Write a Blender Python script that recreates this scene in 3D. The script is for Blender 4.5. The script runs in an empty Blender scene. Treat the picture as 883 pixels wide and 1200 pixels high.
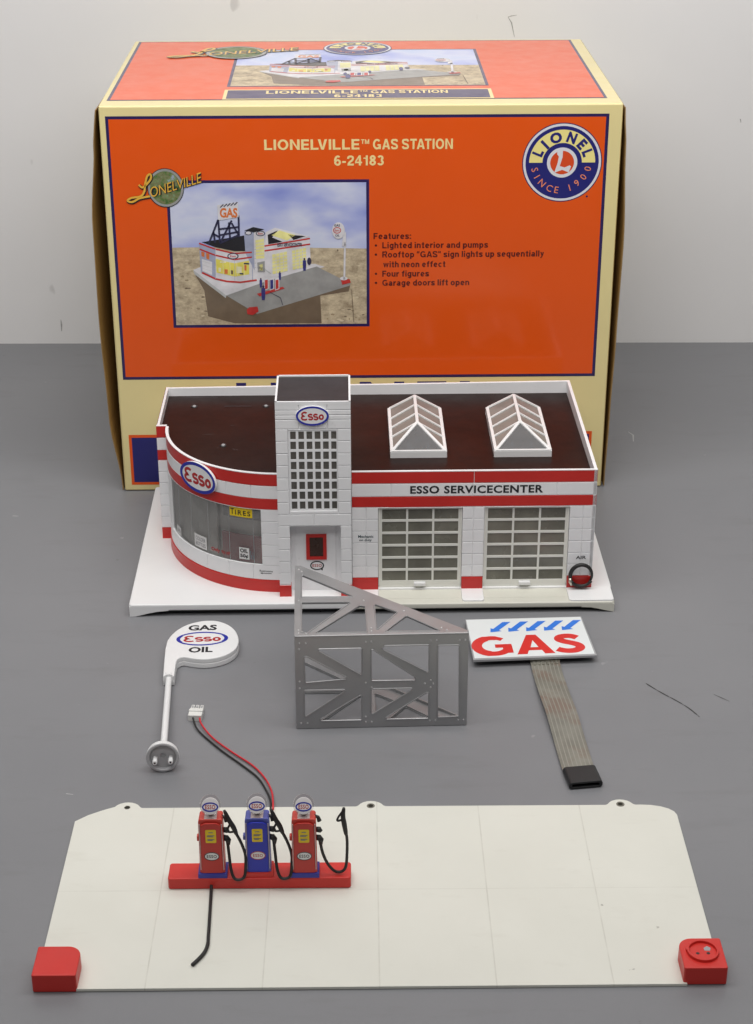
import bpy, bmesh, math, random
from mathutils import Vector, Matrix
random.seed(7)
SC = bpy.context.scene
COL = SC.collection
MM = 0.001
PI = math.pi

# ------------------------------------------------------------------ camera
cd = bpy.data.cameras.new('camera')
cam = bpy.data.objects.new('camera', cd)
COL.objects.link(cam)
cd.sensor_fit = 'VERTICAL'
cd.sensor_height = 24.0
cd.lens = 24.0 * 2035.0 / 1200.0
cd.clip_start = 0.02
cd.clip_end = 50.0
_th, _ro = 0.4471, -0.001727
_fw = Vector((0, math.cos(_th), -math.sin(_th)))
_up = Vector((0, math.sin(_th), math.cos(_th)))
_rt = Vector((1, 0, 0))
_r2 = math.cos(_ro) * _rt + math.sin(_ro) * _up
_u2 = -math.sin(_ro) * _rt + math.cos(_ro) * _up
cam.matrix_world = Matrix(((_r2.x, _u2.x, -_fw.x, 0), (_r2.y, _u2.y, -_fw.y, 0), (_r2.z, _u2.z, -_fw.z, 0.685), (0, 0, 0, 1)))
SC.camera = cam

# ------------------------------------------------------------------ world, fill lamps, exposure
W = bpy.data.worlds.new('World')
SC.world = W
W.use_nodes = True
_t = W.node_tree
_bg = _t.nodes['Background']
_tc0 = _t.nodes.new('ShaderNodeTexCoord')
_sx = _t.nodes.new('ShaderNodeSeparateXYZ')
_mr = _t.nodes.new('ShaderNodeMapRange')       # dim room behind the camera, pale room and ceiling elsewhere
_mr.inputs['From Min'].default_value = -0.9; _mr.inputs['From Max'].default_value = 0.3
_mr.inputs['To Min'].default_value = 0.02; _mr.inputs['To Max'].default_value = 0.10
_t.links.new(_tc0.outputs['Generated'], _sx.inputs[0])
_t.links.new(_sx.outputs[1], _mr.inputs['Value'])
_t.links.new(_mr.outputs[0], _bg.inputs[1])
_bg.inputs[0].default_value = (0.98, 0.985, 1.0, 1)

def area(name, loc, target, sx, sy, power, col=(1, 1, 1)):
    l = bpy.data.lights.new(name, 'AREA')
    l.shape = 'RECTANGLE'; l.size = sx; l.size_y = sy; l.energy = power; l.color = col
    o = bpy.data.objects.new(name, l)
    o.location = loc
    o.rotation_euler = (Vector(target) - Vector(loc)).to_track_quat('-Z', 'Y').to_euler()
    COL.objects.link(o)
    return o
area('front_fill', (-0.1, -0.6, 2.4), (0.0, 1.6, 0.2), 1.6, 0.6, 20.0, (1.0, 0.99, 0.975))  # added fill from behind the camera, lifts the upright faces
area('wall_wash_fill', (0.02, 1.1, 1.32), (0.02, 1.9, 0.3), 1.8, 0.4, 10.5, (1.0, 0.985, 0.965))  # added fill aimed at the back wall and far floor
area('ceiling_strip_lamp', (-0.02, 0.9, 1.02), (0.0, 1.9, 0.2), 1.8, 0.3, 7.0, (1.0, 0.985, 0.965))  # second added fill, hung low to brighten the lower wall

SC.view_settings.view_transform = 'Standard'
SC.view_settings.look = 'None'
SC.view_settings.exposure = 0.0
SC.view_settings.gamma = 1.0
SC.view_settings.use_curve_mapping = False
SC.render.engine = 'CYCLES'
SC.cycles.max_bounces = 8
SC.cycles.transparent_max_bounces = 12

# ------------------------------------------------------------------ materials
def srgb(r, g, b):
    f = lambda c: (c / 255 / 12.92) if c / 255 <= 0.04045 else ((c / 255 + 0.055) / 1.055) ** 2.4
    return (f(r), f(g), f(b))

class NT:
    def __init__(self, name):
        self.m = bpy.data.materials.new(name)
        self.m.use_nodes = True
        self.t = self.m.node_tree
        self.b = self.t.nodes['Principled BSDF']
        self.out = self.t.nodes['Material Output']
    def n(self, typ, **kw):
        x = self.t.nodes.new(typ)
        for k, v in kw.items():
            if k.startswith('i_'):
                x.inputs[k[2:].replace('_', ' ')].default_value = v
            else:
                setattr(x, k, v)
        return x
    def l(self, a, b):
        self.t.links.new(a, b)
    def coords(self, scale=1.0):
        tc = self.n('ShaderNodeTexCoord')
        mp = self.n('ShaderNodeMapping')
        s = scale if isinstance(scale, tuple) else (scale,) * 3
        mp.inputs['Scale'].default_value = s
        self.l(tc.outputs['Object'], mp.inputs['Vector'])
        return mp.outputs['Vector']
    def noise(self, vec, scale, detail=4, rough=0.55):
        x = self.n('ShaderNodeTexNoise')
        x.inputs['Scale'].default_value = scale
        x.inputs['Detail'].default_value = detail
        x.inputs['Roughness'].default_value = rough
        self.l(vec, x.inputs['Vector'])
        return x.outputs['Fac']
    def ramp(self, fac, stops):
        r = self.n('ShaderNodeValToRGB')
        e = r.color_ramp.elements
        while len(e) < len(stops):
            e.new(0.5)
        for q, (p, c) in zip(e, stops):
            q.position = p
            q.color = (c, c, c, 1) if isinstance(c, (int, float)) else (*c, 1)
        self.l(fac, r.inputs['Fac'])
        return r.outputs['Color']
    def mix(self, fac, a, b, typ='MIX'):
        x = self.n('ShaderNodeMix', data_type='RGBA', blend_type=typ)
        for s, v in ((x.inputs[0], fac), (x.inputs[6], a), (x.inputs[7], b)):
            if isinstance(v, (int, float)):
                s.default_value = v
            elif isinstance(v, tuple):
                s.default_value = (*v, 1)
            else:
                self.l(v, s)
        return x.outputs[2]
    def bump(self, fac, strength=0.1, dist=0.0003):
        x = self.n('ShaderNodeBump')
        x.inputs['Strength'].default_value = strength
        x.inputs['Distance'].default_value = dist
        self.l(fac, x.inputs['Height'])
        self.l(x.outputs['Normal'], self.b.inputs['Normal'])

def pm(name, rgb, rough=0.45, metal=0.0, var=0.06, vscale=25.0, bump=0.03, bscale=400.0, coat=0.0, spec=0.5, dirt=0.0, dirtcol=(0.12, 0.10, 0.08)):
    """painted / moulded surface with uneven tone, uneven gloss and a little grain"""
    k = NT(name)
    v = k.coords()
    a = k.noise(v, vscale, 5)
    c = k.mix(k.ramp(a, [(0.3, 0.0), (0.7, 1.0)]), tuple(x * (1 - var) for x in rgb), tuple(min(1, x * (1 + var)) for x in rgb))
    if dirt > 0:
        d = k.ramp(k.noise(v, 90, 8, 0.7), [(0.62, 0.0), (0.78, dirt)])
        c = k.mix(d, c, dirtcol)
    k.l(c, k.b.inputs['Base Color'])
    k.b.inputs['Metallic'].default_value = metal
    r = k.ramp(k.noise(v, 60, 4), [(0.3, max(0.02, rough - 0.07)), (0.7, min(1, rough + 0.07))])
    k.l(r, k.b.inputs['Roughness'])
    k.b.inputs['Specular IOR Level'].default_value = spec
    k.b.inputs['Coat Weight'].default_value = coat
    k.b.inputs['Coat Roughness'].default_value = 0.13
    if bump > 0:
        k.bump(k.noise(v, bscale, 3), bump, 0.0003)
    return k.m

def pane_mat(name, tint, diff, clear=0.5, gloss=0.12, rough=0.12):
    k = NT(name)
    k.t.nodes.remove(k.b)
    tr = k.n('ShaderNodeBsdfTransparent'); tr.inputs[0].default_value = (*tint, 1)
    di = k.n('ShaderNodeBsdfDiffuse'); di.inputs[0].default_value = (*diff, 1)
    gl = k.n('ShaderNodeBsdfGlossy'); gl.inputs[0].default_value = (0.9, 0.9, 0.9, 1); gl.inputs[1].default_value = rough
    v = k.coords()
    f = k.ramp(k.noise(v, 60, 4), [(0.3, max(0, clear - 0.06)), (0.7, min(1, clear + 0.06))])
    m1 = k.n('ShaderNodeMixShader'); k.l(f, m1.inputs[0]); k.l(di.outputs[0], m1.inputs[1]); k.l(tr.outputs[0], m1.inputs[2])
    fr = k.n('ShaderNodeLayerWeight'); fr.inputs[0].default_value = gloss
    m2 = k.n('ShaderNodeMixShader'); k.l(fr.outputs['Fresnel'], m2.inputs[0]); k.l(m1.outputs[0], m2.inputs[1]); k.l(gl.outputs[0], m2.inputs[2])
    k.l(m2.outputs[0], k.out.inputs['Surface'])
    return k.m

M = {}
M['white'] = pm('white_plastic', (0.84, 0.84, 0.85), 0.38, var=0.03, dirt=0.22, bump=0.02)
M['bright'] = pm('bright_white_plastic', (0.80, 0.80, 0.80), 0.35, var=0.02, bump=0.02, dirt=0.06)
M['cream'] = pm('cream_plastic', (0.63, 0.62, 0.545), 0.45, var=0.03, bump=0.02, dirt=0.1)
M['doorframe'] = pm('off_white_plastic', (0.78, 0.775, 0.72), 0.4, var=0.03, bump=0.02)
M['red'] = pm('red_paint', srgb(196, 40, 34), 0.36, var=0.07, bump=0.03, dirt=0.12)
M['redblock'] = pm('red_plastic', srgb(205, 44, 36), 0.42, var=0.05, bump=0.04, bscale=700)
M['roof'] = pm('dark_brown_roof', (0.0205, 0.0098, 0.0082), 0.40, var=0.3, vscale=14, bump=0.07, bscale=260, spec=0.17)
M['roofgrey'] = pm('charcoal_roof', (0.022, 0.02, 0.02), 0.42, var=0.2, vscale=18, bump=0.08, bscale=260)
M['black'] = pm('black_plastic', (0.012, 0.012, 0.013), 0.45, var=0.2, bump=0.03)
M['blackrub'] = pm('black_rubber', (0.016, 0.015, 0.015), 0.5, var=0.25, bump=0.08)
M['silver'] = pm('silver_paint', (0.36, 0.36, 0.365), 0.42, metal=0.55, var=0.07, vscale=30, bump=0.05, bscale=900)
M['greymetal'] = pm('dull_grey_plastic', (0.35, 0.35, 0.36), 0.5, var=0.08, bump=0.05)
M['footgrey'] = pm('pale_grey_plastic', (0.42, 0.42, 0.43), 0.45, var=0.06, bump=0.03)
M['nick'] = pm('wall_nick_grey', (0.36, 0.35, 0.34), 0.6, var=0.2, vscale=400, bump=0)
M['eyelet'] = pm('dull_brass', (0.20, 0.19, 0.155), 0.5, metal=0.3, var=0.15, bump=0)
M['rivet'] = pm('bright_rivet', (0.7, 0.7, 0.7), 0.3, metal=0.7, var=0.1, bump=0)
M['esso_blue'] = pm('enamel_blue', srgb(38, 48, 160), 0.35, var=0.05, bump=0)
M['esso_red'] = pm('enamel_red', srgb(176, 38, 40), 0.35, var=0.05, bump=0)
M['enamel_white'] = pm('enamel_white', (0.8, 0.8, 0.8), 0.3, var=0.02, bump=0)
M['ink'] = pm('black_ink', (0.012, 0.012, 0.016), 0.5, var=0.1, bump=0)
M['greyink'] = pm('faded_ink', (0.2, 0.2, 0.22), 0.5, var=0.15, bump=0)
M['tealink'] = pm('teal_ink', (0.03, 0.07, 0.08), 0.5, var=0.15, bump=0)
M['yellow'] = pm('yellow_card', srgb(232, 200, 20), 0.4, var=0.04, bump=0)
M['paper'] = pm('white_card', (0.72, 0.71, 0.7), 0.5, var=0.03, bump=0)
M['signred'] = pm('sign_red', srgb(214, 46, 40), 0.35, var=0.03, bump=0)
M['signblue'] = pm('sign_blue', srgb(52, 122, 222), 0.35, var=0.03, bump=0)
M['signwhite'] = pm('sign_white', (0.76, 0.785, 0.785), 0.5, var=0.01, bump=0)
M['kraft'] = pm('kraft_card', srgb(150, 116, 62), 0.75, var=0.12, vscale=12, bump=0.06, spec=0.2)
M['kraftedge'] = pm('kraft_edge', srgb(142, 116, 78), 0.8, var=0.15, vscale=60, bump=0.1, spec=0.2)
M['maroon'] = pm('maroon_counter', srgb(176, 70, 84), 0.5, var=0.1)
M['greywall'] = pm('interior_grey', (0.74, 0.73, 0.70), 0.6, var=0.06)
M['tan'] = pm('interior_tan', (0.40, 0.33, 0.27), 0.6, var=0.08)
M['scuff'] = pm('grey_scuff', (0.12, 0.11, 0.11), 0.5, var=0.1, bump=0)
M['paleflake'] = pm('pale_flake', (0.42, 0.42, 0.42), 0.6, var=0.1, bump=0)
M['darkpane'] = pm('dark_brown_pane', srgb(66, 44, 36), 0.25, var=0.12, bump=0)
M['pumpred'] = pm('pump_red', srgb(206, 66, 54), 0.38, var=0.08, bump=0.03, dirt=0.1)
M['pumpreddeep'] = pm('pump_red_front', srgb(192, 50, 42), 0.42, var=0.06, bump=0.03)
M['pumpblue'] = pm('pump_blue', srgb(84, 92, 172), 0.38, var=0.08, bump=0.03, dirt=0.1)
M['pumpbluedeep'] = pm('pump_blue_front', srgb(34, 46, 176), 0.4, var=0.06, bump=0.03)
M['pumptrim'] = pm('worn_trim', (0.55, 0.45, 0.44), 0.3, var=0.2, vscale=300, bump=0)
M['pumpbase_blue'] = pm('plinth_blue', srgb(48, 50, 150), 0.4, var=0.06, bump=0.03)
M['wirered'] = pm('red_wire_skin', srgb(205, 40, 52), 0.35, var=0.05, bump=0)
M['nylon'] = pm('white_nylon', (0.72, 0.72, 0.69), 0.4, var=0.03, bump=0)
M['pin'] = pm('tinned_pin', (0.6, 0.58, 0.5), 0.3, metal=0.8, var=0.1, bump=0)
M['glass'] = pane_mat('hazy_show_window', (0.95, 0.95, 0.94), (0.72, 0.71, 0.69), 0.80, 0.25, 0.12)
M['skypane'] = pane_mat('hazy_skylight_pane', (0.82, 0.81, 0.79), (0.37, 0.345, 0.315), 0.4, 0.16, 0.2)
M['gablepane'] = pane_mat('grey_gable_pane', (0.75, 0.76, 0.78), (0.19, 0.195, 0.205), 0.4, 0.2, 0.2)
M['doorpane'] = pm('olive_grey_pane', (0.165, 0.16, 0.13), 0.25, var=0.28, vscale=34, bump=0)
M['towerpane'] = pm('dark_grey_pane', (0.095, 0.089, 0.079), 0.25, var=0.12, vscale=60, bump=0)

def clear_plastic():
    k = NT('clear_plastic')
    k.t.nodes.remove(k.b)
    tr = k.n('ShaderNodeBsdfTransparent'); tr.inputs[0].default_value = (0.93, 0.91, 0.91, 1)
    gl = k.n('ShaderNodeBsdfGlossy'); gl.inputs[0].default_value = (1, 1, 1, 1); gl.inputs[1].default_value = 0.08
    lw = k.n('ShaderNodeLayerWeight'); lw.inputs[0].default_value = 0.06
    m = k.n('ShaderNodeMixShader'); k.l(lw.outputs['Fresnel'], m.inputs[0]); k.l(tr.outputs[0], m.inputs[1]); k.l(gl.outputs[0], m.inputs[2])
    k.l(m.outputs[0], k.out.inputs['Surface'])
    return k.m
M['clear'] = clear_plastic()

def print_mat(name, rgb, rough=0.42, var=0.03):
    return pm(name, rgb, rough, var=var, vscale=14, bump=0.012, bscale=250, spec=0.4, coat=0.62)
ORANGE = srgb(227, 84, 6)
M['orange'] = print_mat('orange_print', ORANGE, 0.42, 0.018)
M['boxcream'] = print_mat('cream_card', srgb(226, 211, 152), 0.45, 0.03)
M['navy'] = print_mat('navy_print', srgb(40, 28, 84))
M['blueprint'] = print_mat('blue_print', srgb(28, 28, 104))
M['creamtext'] = print_mat('cream_print', srgb(240, 216, 150))
M['darktext'] = print_mat('dark_maroon_print', srgb(84, 12, 10))
M['emwhite'] = print_mat('white_print', (0.7, 0.7, 0.74))
M['emblue'] = print_mat('emblem_blue', srgb(32, 34, 112))
M['emyellow'] = print_mat('emblem_yellow', srgb(238, 224, 142))
M['empink'] = print_mat('emblem_salmon', srgb(236, 140, 100))
M['gold'] = print_mat('gold_print', srgb(226, 176, 66), 0.4, 0.15)
M['orangered'] = print_mat('red_orange_print', srgb(214, 74, 30))
for nm, c in dict(p_white=(214, 212, 216), p_grey=(150, 150, 148), p_lgrey=(184, 186, 186), p_brown=(112, 96, 78), p_black=(30, 30, 36),
                  p_yellow=(226, 214, 96), p_yellow2=(232, 226, 150), p_red=(190, 52, 48), p_blue=(46, 50, 120), p_dark=(46, 46, 74), p_orange=(212, 116, 60), p_bluegrey=(160, 166, 190), p_tan=(158, 140, 112), p_sand=(206, 192, 164), p_cream=(236, 230, 190)).items():
    M[nm] = pm(nm.replace('p_', 'picture_'), srgb(*c), 0.4, var=0.16, vscale=70, bump=0, coat=0.6)

def sky_print():
    k = NT('picture_sky'); v = k.coords((1, 1, 2.2))
    a = k.noise(v, 11, 4, 0.45)
    c = k.ramp(a, [(0.33, srgb(126, 138, 206)), (0.46, srgb(166, 174, 220)), (0.58, srgb(204, 208, 228)), (0.72, srgb(176, 194, 226))])
    k.l(c, k.b.inputs['Base Color']); k.b.inputs['Roughness'].default_value = 0.4
    return k.m
def ground_print():
    k = NT('picture_ground'); v = k.coords((1, 1, 1.6))
    a = k.noise(v, 95, 8, 0.75)
    c = k.ramp(a, [(0.3, srgb(136, 120, 96)), (0.48, srgb(182, 166, 140)), (0.66, srgb(216, 200, 168))])
    k.l(c, k.b.inputs['Base Color']); k.b.inputs['Roughness'].default_value = 0.4
    return k.m
def town_print():
    k = NT('picture_town'); v = k.coords()
    a = k.noise(v, 120, 6, 0.7)
    c = k.ramp(a, [(0.36, srgb(40, 56, 40)), (0.45, srgb(84, 116, 60)), (0.53, srgb(120, 116, 84)), (0.6, srgb(116, 140, 90)), (0.68, srgb(150, 160, 176))])
    k.l(c, k.b.inputs['Base Color']); k.b.inputs['Roughness'].default_value = 0.4
    return k.m
M['p_sky'] = sky_print(); M['p_ground'] = ground_print(); M['p_town'] = town_print()

def floor_mat():
    k = NT('grey_painted_floor'); v = k.coords()
    a = k.noise(v, 4.5, 6, 0.6)
    c = k.mix(k.ramp(a, [(0.32, 0.0), (0.68, 1.0)]), (0.192, 0.194, 0.206), (0.222, 0.223, 0.234))
    vs = k.coords((2.2, 9, 1))
    sm = k.ramp(k.noise(vs, 5, 6, 0.65), [(0.55, 0.0), (0.78, 0.34)])
    c = k.mix(sm, c, (0.145, 0.14, 0.14))
    sp = k.ramp(k.noise(v, 70, 3, 0.6), [(0.735, 0.0), (0.77, 0.55)])
    c = k.mix(sp, c, (0.09, 0.075, 0.065))
    lp = k.ramp(k.noise(k.coords((1.3, 1, 1)), 46, 2, 0.5), [(0.752, 0.0), (0.78, 0.5)])
    c = k.mix(lp, c, (0.36, 0.35, 0.36))
    gr = k.ramp(k.noise(v, 900, 2), [(0.3, 0.0), (0.7, 0.12)])
    c = k.mix(gr, c, (0.26, 0.26, 0.27))
    k.l(c, k.b.inputs['Base Color'])
    k.l(k.ramp(k.noise(v, 9, 5), [(0.3, 0.42), (0.7, 0.58)]), k.b.inputs['Roughness'])
    k.bump(k.noise(v, 320, 4), 0.12, 0.0004)
    return k.m
def wall_mat():
    k = NT('white_painted_wall'); v = k.coords()
    a = k.noise(v, 3.0, 5, 0.55)
    c = k.mix(k.ramp(a, [(0.3, 0.0), (0.7, 1.0)]), (0.74, 0.728, 0.724), (0.79, 0.778, 0.774))
    sp = k.ramp(k.noise(k.coords((1, 1, 0.5)), 34, 2, 0.5), [(0.755, 0.0), (0.79, 0.35)])
    c = k.mix(sp, c, (0.3, 0.28, 0.27))
    k.l(c, k.b.inputs['Base Color']); k.b.inputs['Roughness'].default_value = 0.6
    k.bump(k.noise(v, 160, 4), 0.1, 0.0006)
    return k.m
def apron_mat():
    k = NT('ivory_plastic_sheet')
    tc = k.n('ShaderNodeTexCoord'); v = tc.outputs['Object']
    sx = k.n('ShaderNodeSeparateXYZ'); k.l(v, sx.inputs[0])
    def math_(op, a, b):
        x = k.n('ShaderNodeMath', operation=op)
        for s, q in zip(x.inputs, (a, b)):
            if isinstance(q, (int, float)): s.default_value = q
            else: k.l(q, s)
        return x.outputs[0]
    # moulded joints every 68 mm across and one along
    fx = math_('ABSOLUTE', math_('SUBTRACT', math_('FRACT', math_('ADD', math_('DIVIDE', sx.outputs[0], 0.068), 0.5), 0), 0.5), 0)
    fx = math_('LESS_THAN', fx, 0.0062)
    fy = math_('LESS_THAN', math_('ABSOLUTE', math_('SUBTRACT', sx.outputs[1], 0.0925), 0), 0.00045)
    g = math_('MAXIMUM', fx, math_('MULTIPLY', fy, 0.55))
    a = k.noise(v, 14, 5)
    c = k.mix(k.ramp(a, [(0.3, 0.0), (0.7, 1.0)]), (0.69, 0.684, 0.615), (0.73, 0.724, 0.655))
    sm = k.ramp(k.noise(k.coords((1, 3, 1)), 22, 6, 0.65), [(0.58, 0.0), (0.8, 0.35)])
    c = k.mix(sm, c, (0.57, 0.55, 0.475))
    sp = k.ramp(k.noise(v, 85, 2, 0.5), [(0.77, 0.0), (0.80, 0.7)])
    c = k.mix(sp, c, (0.12, 0.1, 0.08))
    gn = math_('MULTIPLY', g, k.ramp(k.noise(v, 50, 4), [(0.3, 0.1), (0.7, 0.5)]))
    c = k.mix(gn, c, (0.46, 0.44, 0.38))
    k.l(c, k.b.inputs['Base Color'])
    k.l(k.ramp(k.noise(v, 20, 4), [(0.3, 0.36), (0.7, 0.5)]), k.b.inputs['Roughness'])
    h = math_('SUBTRACT', math_('MULTIPLY', k.noise(v, 300, 3), 0.06), g)
    k.bump(h, 0.4, 0.0002)
    return k.m
def ribbon_mat():
    k = NT('grey_ribbon_film')
    tc = k.n('ShaderNodeTexCoord'); v = tc.outputs['Object']
    sx = k.n('ShaderNodeSeparateXYZ'); k.l(v, sx.inputs[0])
    a = k.noise(v, 45, 4)
    c = k.mix(k.ramp(a, [(0.35, 0.0), (0.65, 1.0)]), (0.165, 0.158, 0.132), (0.235, 0.226, 0.19))
    b = k.ramp(k.noise(k.coords((0.8, 1, 1)), 38, 5, 0.6), [(0.50, 0.0), (0.62, 0.75)])
    c = k.mix(b, c, (0.19, 0.13, 0.10))
    k.l(c, k.b.inputs['Base Color']); k.b.inputs['Roughness'].default_value = 0.35
    return k.m
M['floor'] = floor_mat(); M['wall'] = wall_mat(); M['apron'] = apron_mat(); M['ribbon'] = ribbon_mat()
M['trace'] = pm('pale_trace', (0.27, 0.262, 0.225), 0.4, var=0.1, bump=0)

# ------------------------------------------------------------------ mesh helpers (all lengths in millimetres)
class MB:
    def __init__(self):
        self.v, self.f, self.m = [], [], []
    def add(self, vs, fs, mat=0):
        o = len(self.v)
        self.v += [tuple(p) for p in vs]
        self.f += [tuple(i + o for i in f) for f in fs]
        self.m += (list(mat) if isinstance(mat, (list, tuple)) else [mat] * len(fs))
        return self
    def box(self, x0, x1, y0, y1, z0, z1, mat=0):
        vs = [(x0, y0, z0), (x1, y0, z0), (x1, y1, z0), (x0, y1, z0), (x0, y0, z1), (x1, y0, z1), (x1, y1, z1), (x0, y1, z1)]
        return self.add(vs, [(3, 2, 1, 0), (4, 5, 6, 7), (0, 1, 5, 4), (1, 2, 6, 5), (2, 3, 7, 6), (3, 0, 4, 7)], mat)
    def hexa(self, a, b, mat=0):
        return self.add(list(a) + list(b), [(3, 2, 1, 0), (4, 5, 6, 7), (0, 1, 5, 4), (1, 2, 6, 5), (2, 3, 7, 6), (3, 0, 4, 7)], mat)
    def tube(self, pts, r, n=10, mat=0, closed=False, cap=True):
        P = [Vector(p) for p in pts]
        N = len(P)
        rs = r if isinstance(r, (list, tuple)) else [r] * N
        vs, fs = [], []
        nrm = None
        for i in range(N):
            if closed:
                t = (P[(i + 1) % N] - P[i - 1]).normalized()
            else:
                t = (P[min(i + 1, N - 1)] - P[max(i - 1, 0)]).normalized()
            if nrm is None:
                nrm = t.orthogonal().normalized()
            nrm = (nrm - t * nrm.dot(t)).normalized()
            bn = t.cross(nrm)
            for k in range(n):
                a = 2 * PI * k / n
                vs.append(P[i] + (nrm * math.cos(a) + bn * math.sin(a)) * rs[i])
        for i in range(N if closed else N - 1):
            j = (i + 1) % N
            for k in range(n):
                k2 = (k + 1) % n
                fs.append((i * n + k, i * n + k2, j * n + k2, j * n + k))
        if cap and not closed:
            fs.append(tuple(range(n - 1, -1, -1)))
            fs.append(tuple((N - 1) * n + k for k in range(n)))
        return self.add(vs, fs, mat)
    def bar(self, p, q, w, h, up=(0, 0, 1), mat=0):
        p, q = Vector(p), Vector(q)
        t = (q - p).normalized(); u = Vector(up)
        s = t.cross(u).normalized(); u = s.cross(t).normalized()
        a = [p - s * w / 2 - u * h / 2, p + s * w / 2 - u * h / 2, p + s * w / 2 + u * h / 2, p - s * w / 2 + u * h / 2]
        b = [x + (q - p) for x in a]
        return self.hexa(a, b, mat)
    def lathe(self, prof, o, ax=(0, 0, 1), n=32, mat=0):
        ax = Vector(ax).normalized(); e1 = ax.orthogonal().normalized(); e2 = ax.cross(e1); o = Vector(o)
        vs, fs = [], []
        for (r, h) in prof:
            for k in range(n):
                a = 2 * PI * k / n
                vs.append(o + ax * h + (e1 * math.cos(a) + e2 * math.sin(a)) * max(r, 1e-4))
        for i in range(len(prof) - 1):
            for k in range(n):
                k2 = (k + 1) % n
                fs.append((i * n + k, i * n + k2, (i + 1) * n + k2, (i + 1) * n + k))
        return self.add(vs, fs, mat)
    def flat(self, shape, mp, d=0.0, mat=0):
        vs, fs = shape
        return self.add([mp(x, y, d) for x, y in vs], fs, mat)
    def solid(self, sh, mp, mat=0):
        vs, fs = sh
        return self.add([mp(*p) for p in vs], fs, mat)
    def build(self, name, mats, parent=None, smooth=False, bevel=0.0, seg=2, normals=True, auto=None):
        me = bpy.data.meshes.new(name)
        me.from_pydata([(a * MM, b * MM, c * MM) for a, b, c in self.v], [], self.f)
        for m in (mats if isinstance(mats, (list, tuple)) else [mats]):
            me.materials.append(M[m])
        for p, mi in zip(me.polygons, self.m):
            p.material_index = mi
        if normals:
            bm = bmesh.new(); bm.from_mesh(me)
            bmesh.ops.remove_doubles(bm, verts=bm.verts, dist=1e-7)
            bmesh.ops.recalc_face_normals(bm, faces=bm.faces)
            bm.to_mesh(me); bm.free()
        o = bpy.data.objects.new(name, me)
        COL.objects.link(o)
        if parent:
            o.parent = parent
        if bevel > 0:
            b = o.modifiers.new('bevel', 'BEVEL'); b.width = bevel * MM; b.segments = seg; b.limit_method = 'ANGLE'; b.angle_limit = math.radians(40)
            b.harden_normals = False
        if smooth:
            for p in me.polygons: p.use_smooth = True
            if auto or bevel > 0:
                try: me.set_sharp_from_angle(angle=math.radians(auto or 40))
                except Exception: pass
                wn = o.modifiers.new('weighted_normal', 'WEIGHTED_NORMAL'); wn.keep_sharp = True; wn.weight = 100
        return o

def thing(name, label, cat, loc=(0, 0, 0), rz=0.0, group=None):
    o = bpy.data.objects.new(name, None)
    COL.objects.link(o)
    o.empty_display_size = 0.02
    o.location = tuple(c * MM for c in loc); o.rotation_euler = (0, 0, rz)
    o['label'] = label; o['category'] = cat
    if group: o['group'] = group
    return o
def tag(o, label, cat, group=None):
    o['label'] = label; o['category'] = cat
    if group: o['group'] = group
    return o

# flat shapes: (list of (x, y), list of faces)
def poly(pts): return (list(pts), [tuple(range(len(pts)))])
def rect(x0, y0, x1, y1): return poly([(x0, y0), (x1, y0), (x1, y1), (x0, y1)])
def ell(cx, cy, rx, ry, n=48, a0=0.0): return poly([(cx + rx * math.cos(2 * PI * i / n + a0), cy + ry * math.sin(2 * PI * i / n + a0)) for i in range(n)])
def ring(cx, cy, rx, ry, w, n=48, a0=0.0, a1=2 * PI):
    vs, fs = [], []
    full = abs(a1 - a0 - 2 * PI) < 1e-6
    m = n if full else n + 1
    for i in range(m):
        a = a0 + (a1 - a0) * i / n
        c, s = math.cos(a), math.sin(a)
        vs += [(cx + rx * c, cy + ry * s), (cx + (rx - w) * c, cy + (ry - w) * s)]
    for i in range(n):
        j = (i + 1) % m
        fs.append((2 * i, 2 * j, 2 * j + 1, 2 * i + 1))
    return vs, fs
def arc(cx, cy, rx, ry, a0, a1, n=12):
    return [(cx + rx * math.cos(math.radians(a0 + (a1 - a0) * i / n)), cy + ry * math.sin(math.radians(a0 + (a1 - a0) * i / n))) for i in range(n + 1)]
def stroke(pts, w):
    P = [Vector((p[0], p[1])) for p in pts]
    Q = [P[0]]
    for p in P[1:]:
        if (p - Q[-1]).length > 1e-6: Q.append(p)
    P = Q; N = len(P); vs, fs = [], []
    ws = w if isinstance(w, (list, tuple)) else [w] * N
    for i in range(N):
        t = (P[min(i + 1, N - 1)] - P[max(i - 1, 0)])
        t = t.normalized() if t.length > 1e-9 else Vector((1, 0))
        s = Vector((-t.y, t.x)) * ws[min(i, len(ws) - 1)] / 2
        vs += [tuple(P[i] + s), tuple(P[i] - s)]
    for i in range(N - 1):
        fs.append((2 * i, 2 * i + 2, 2 * i + 3, 2 * i + 1))
    return vs, fs
def merge(shapes):
    vs, fs = [], []
    for a, b in shapes:
        o = len(vs); vs += a; fs += [tuple(i + o for i in f) for f in b]
    return vs, fs
def xf(sh, sx=1, sy=None, rot=0.0, tx=0.0, ty=0.0, shear=0.0):
    sy = sx if sy is None else sy
    c, s = math.cos(rot), math.sin(rot)
    r = []
    for x, y in sh[0]:
        x, y = (x + shear * y) * sx, y * sy
        r.append((c * x - s * y + tx, s * x + c * y + ty))
    return r, sh[1]
def bbox(sh):
    xs = [p[0] for p in sh[0]]; ys = [p[1] for p in sh[0]]
    return min(xs), min(ys), max(xs), max(ys)
def fit(sh, x0, y0, x1, y1):
    a, b, c, d = bbox(sh)
    sx, sy = (x1 - x0) / (c - a), (y1 - y0) / (d - b)
    return [((x - a) * sx + x0, (y - b) * sy + y0) for x, y in sh[0]], sh[1]
_tc = {}
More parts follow.
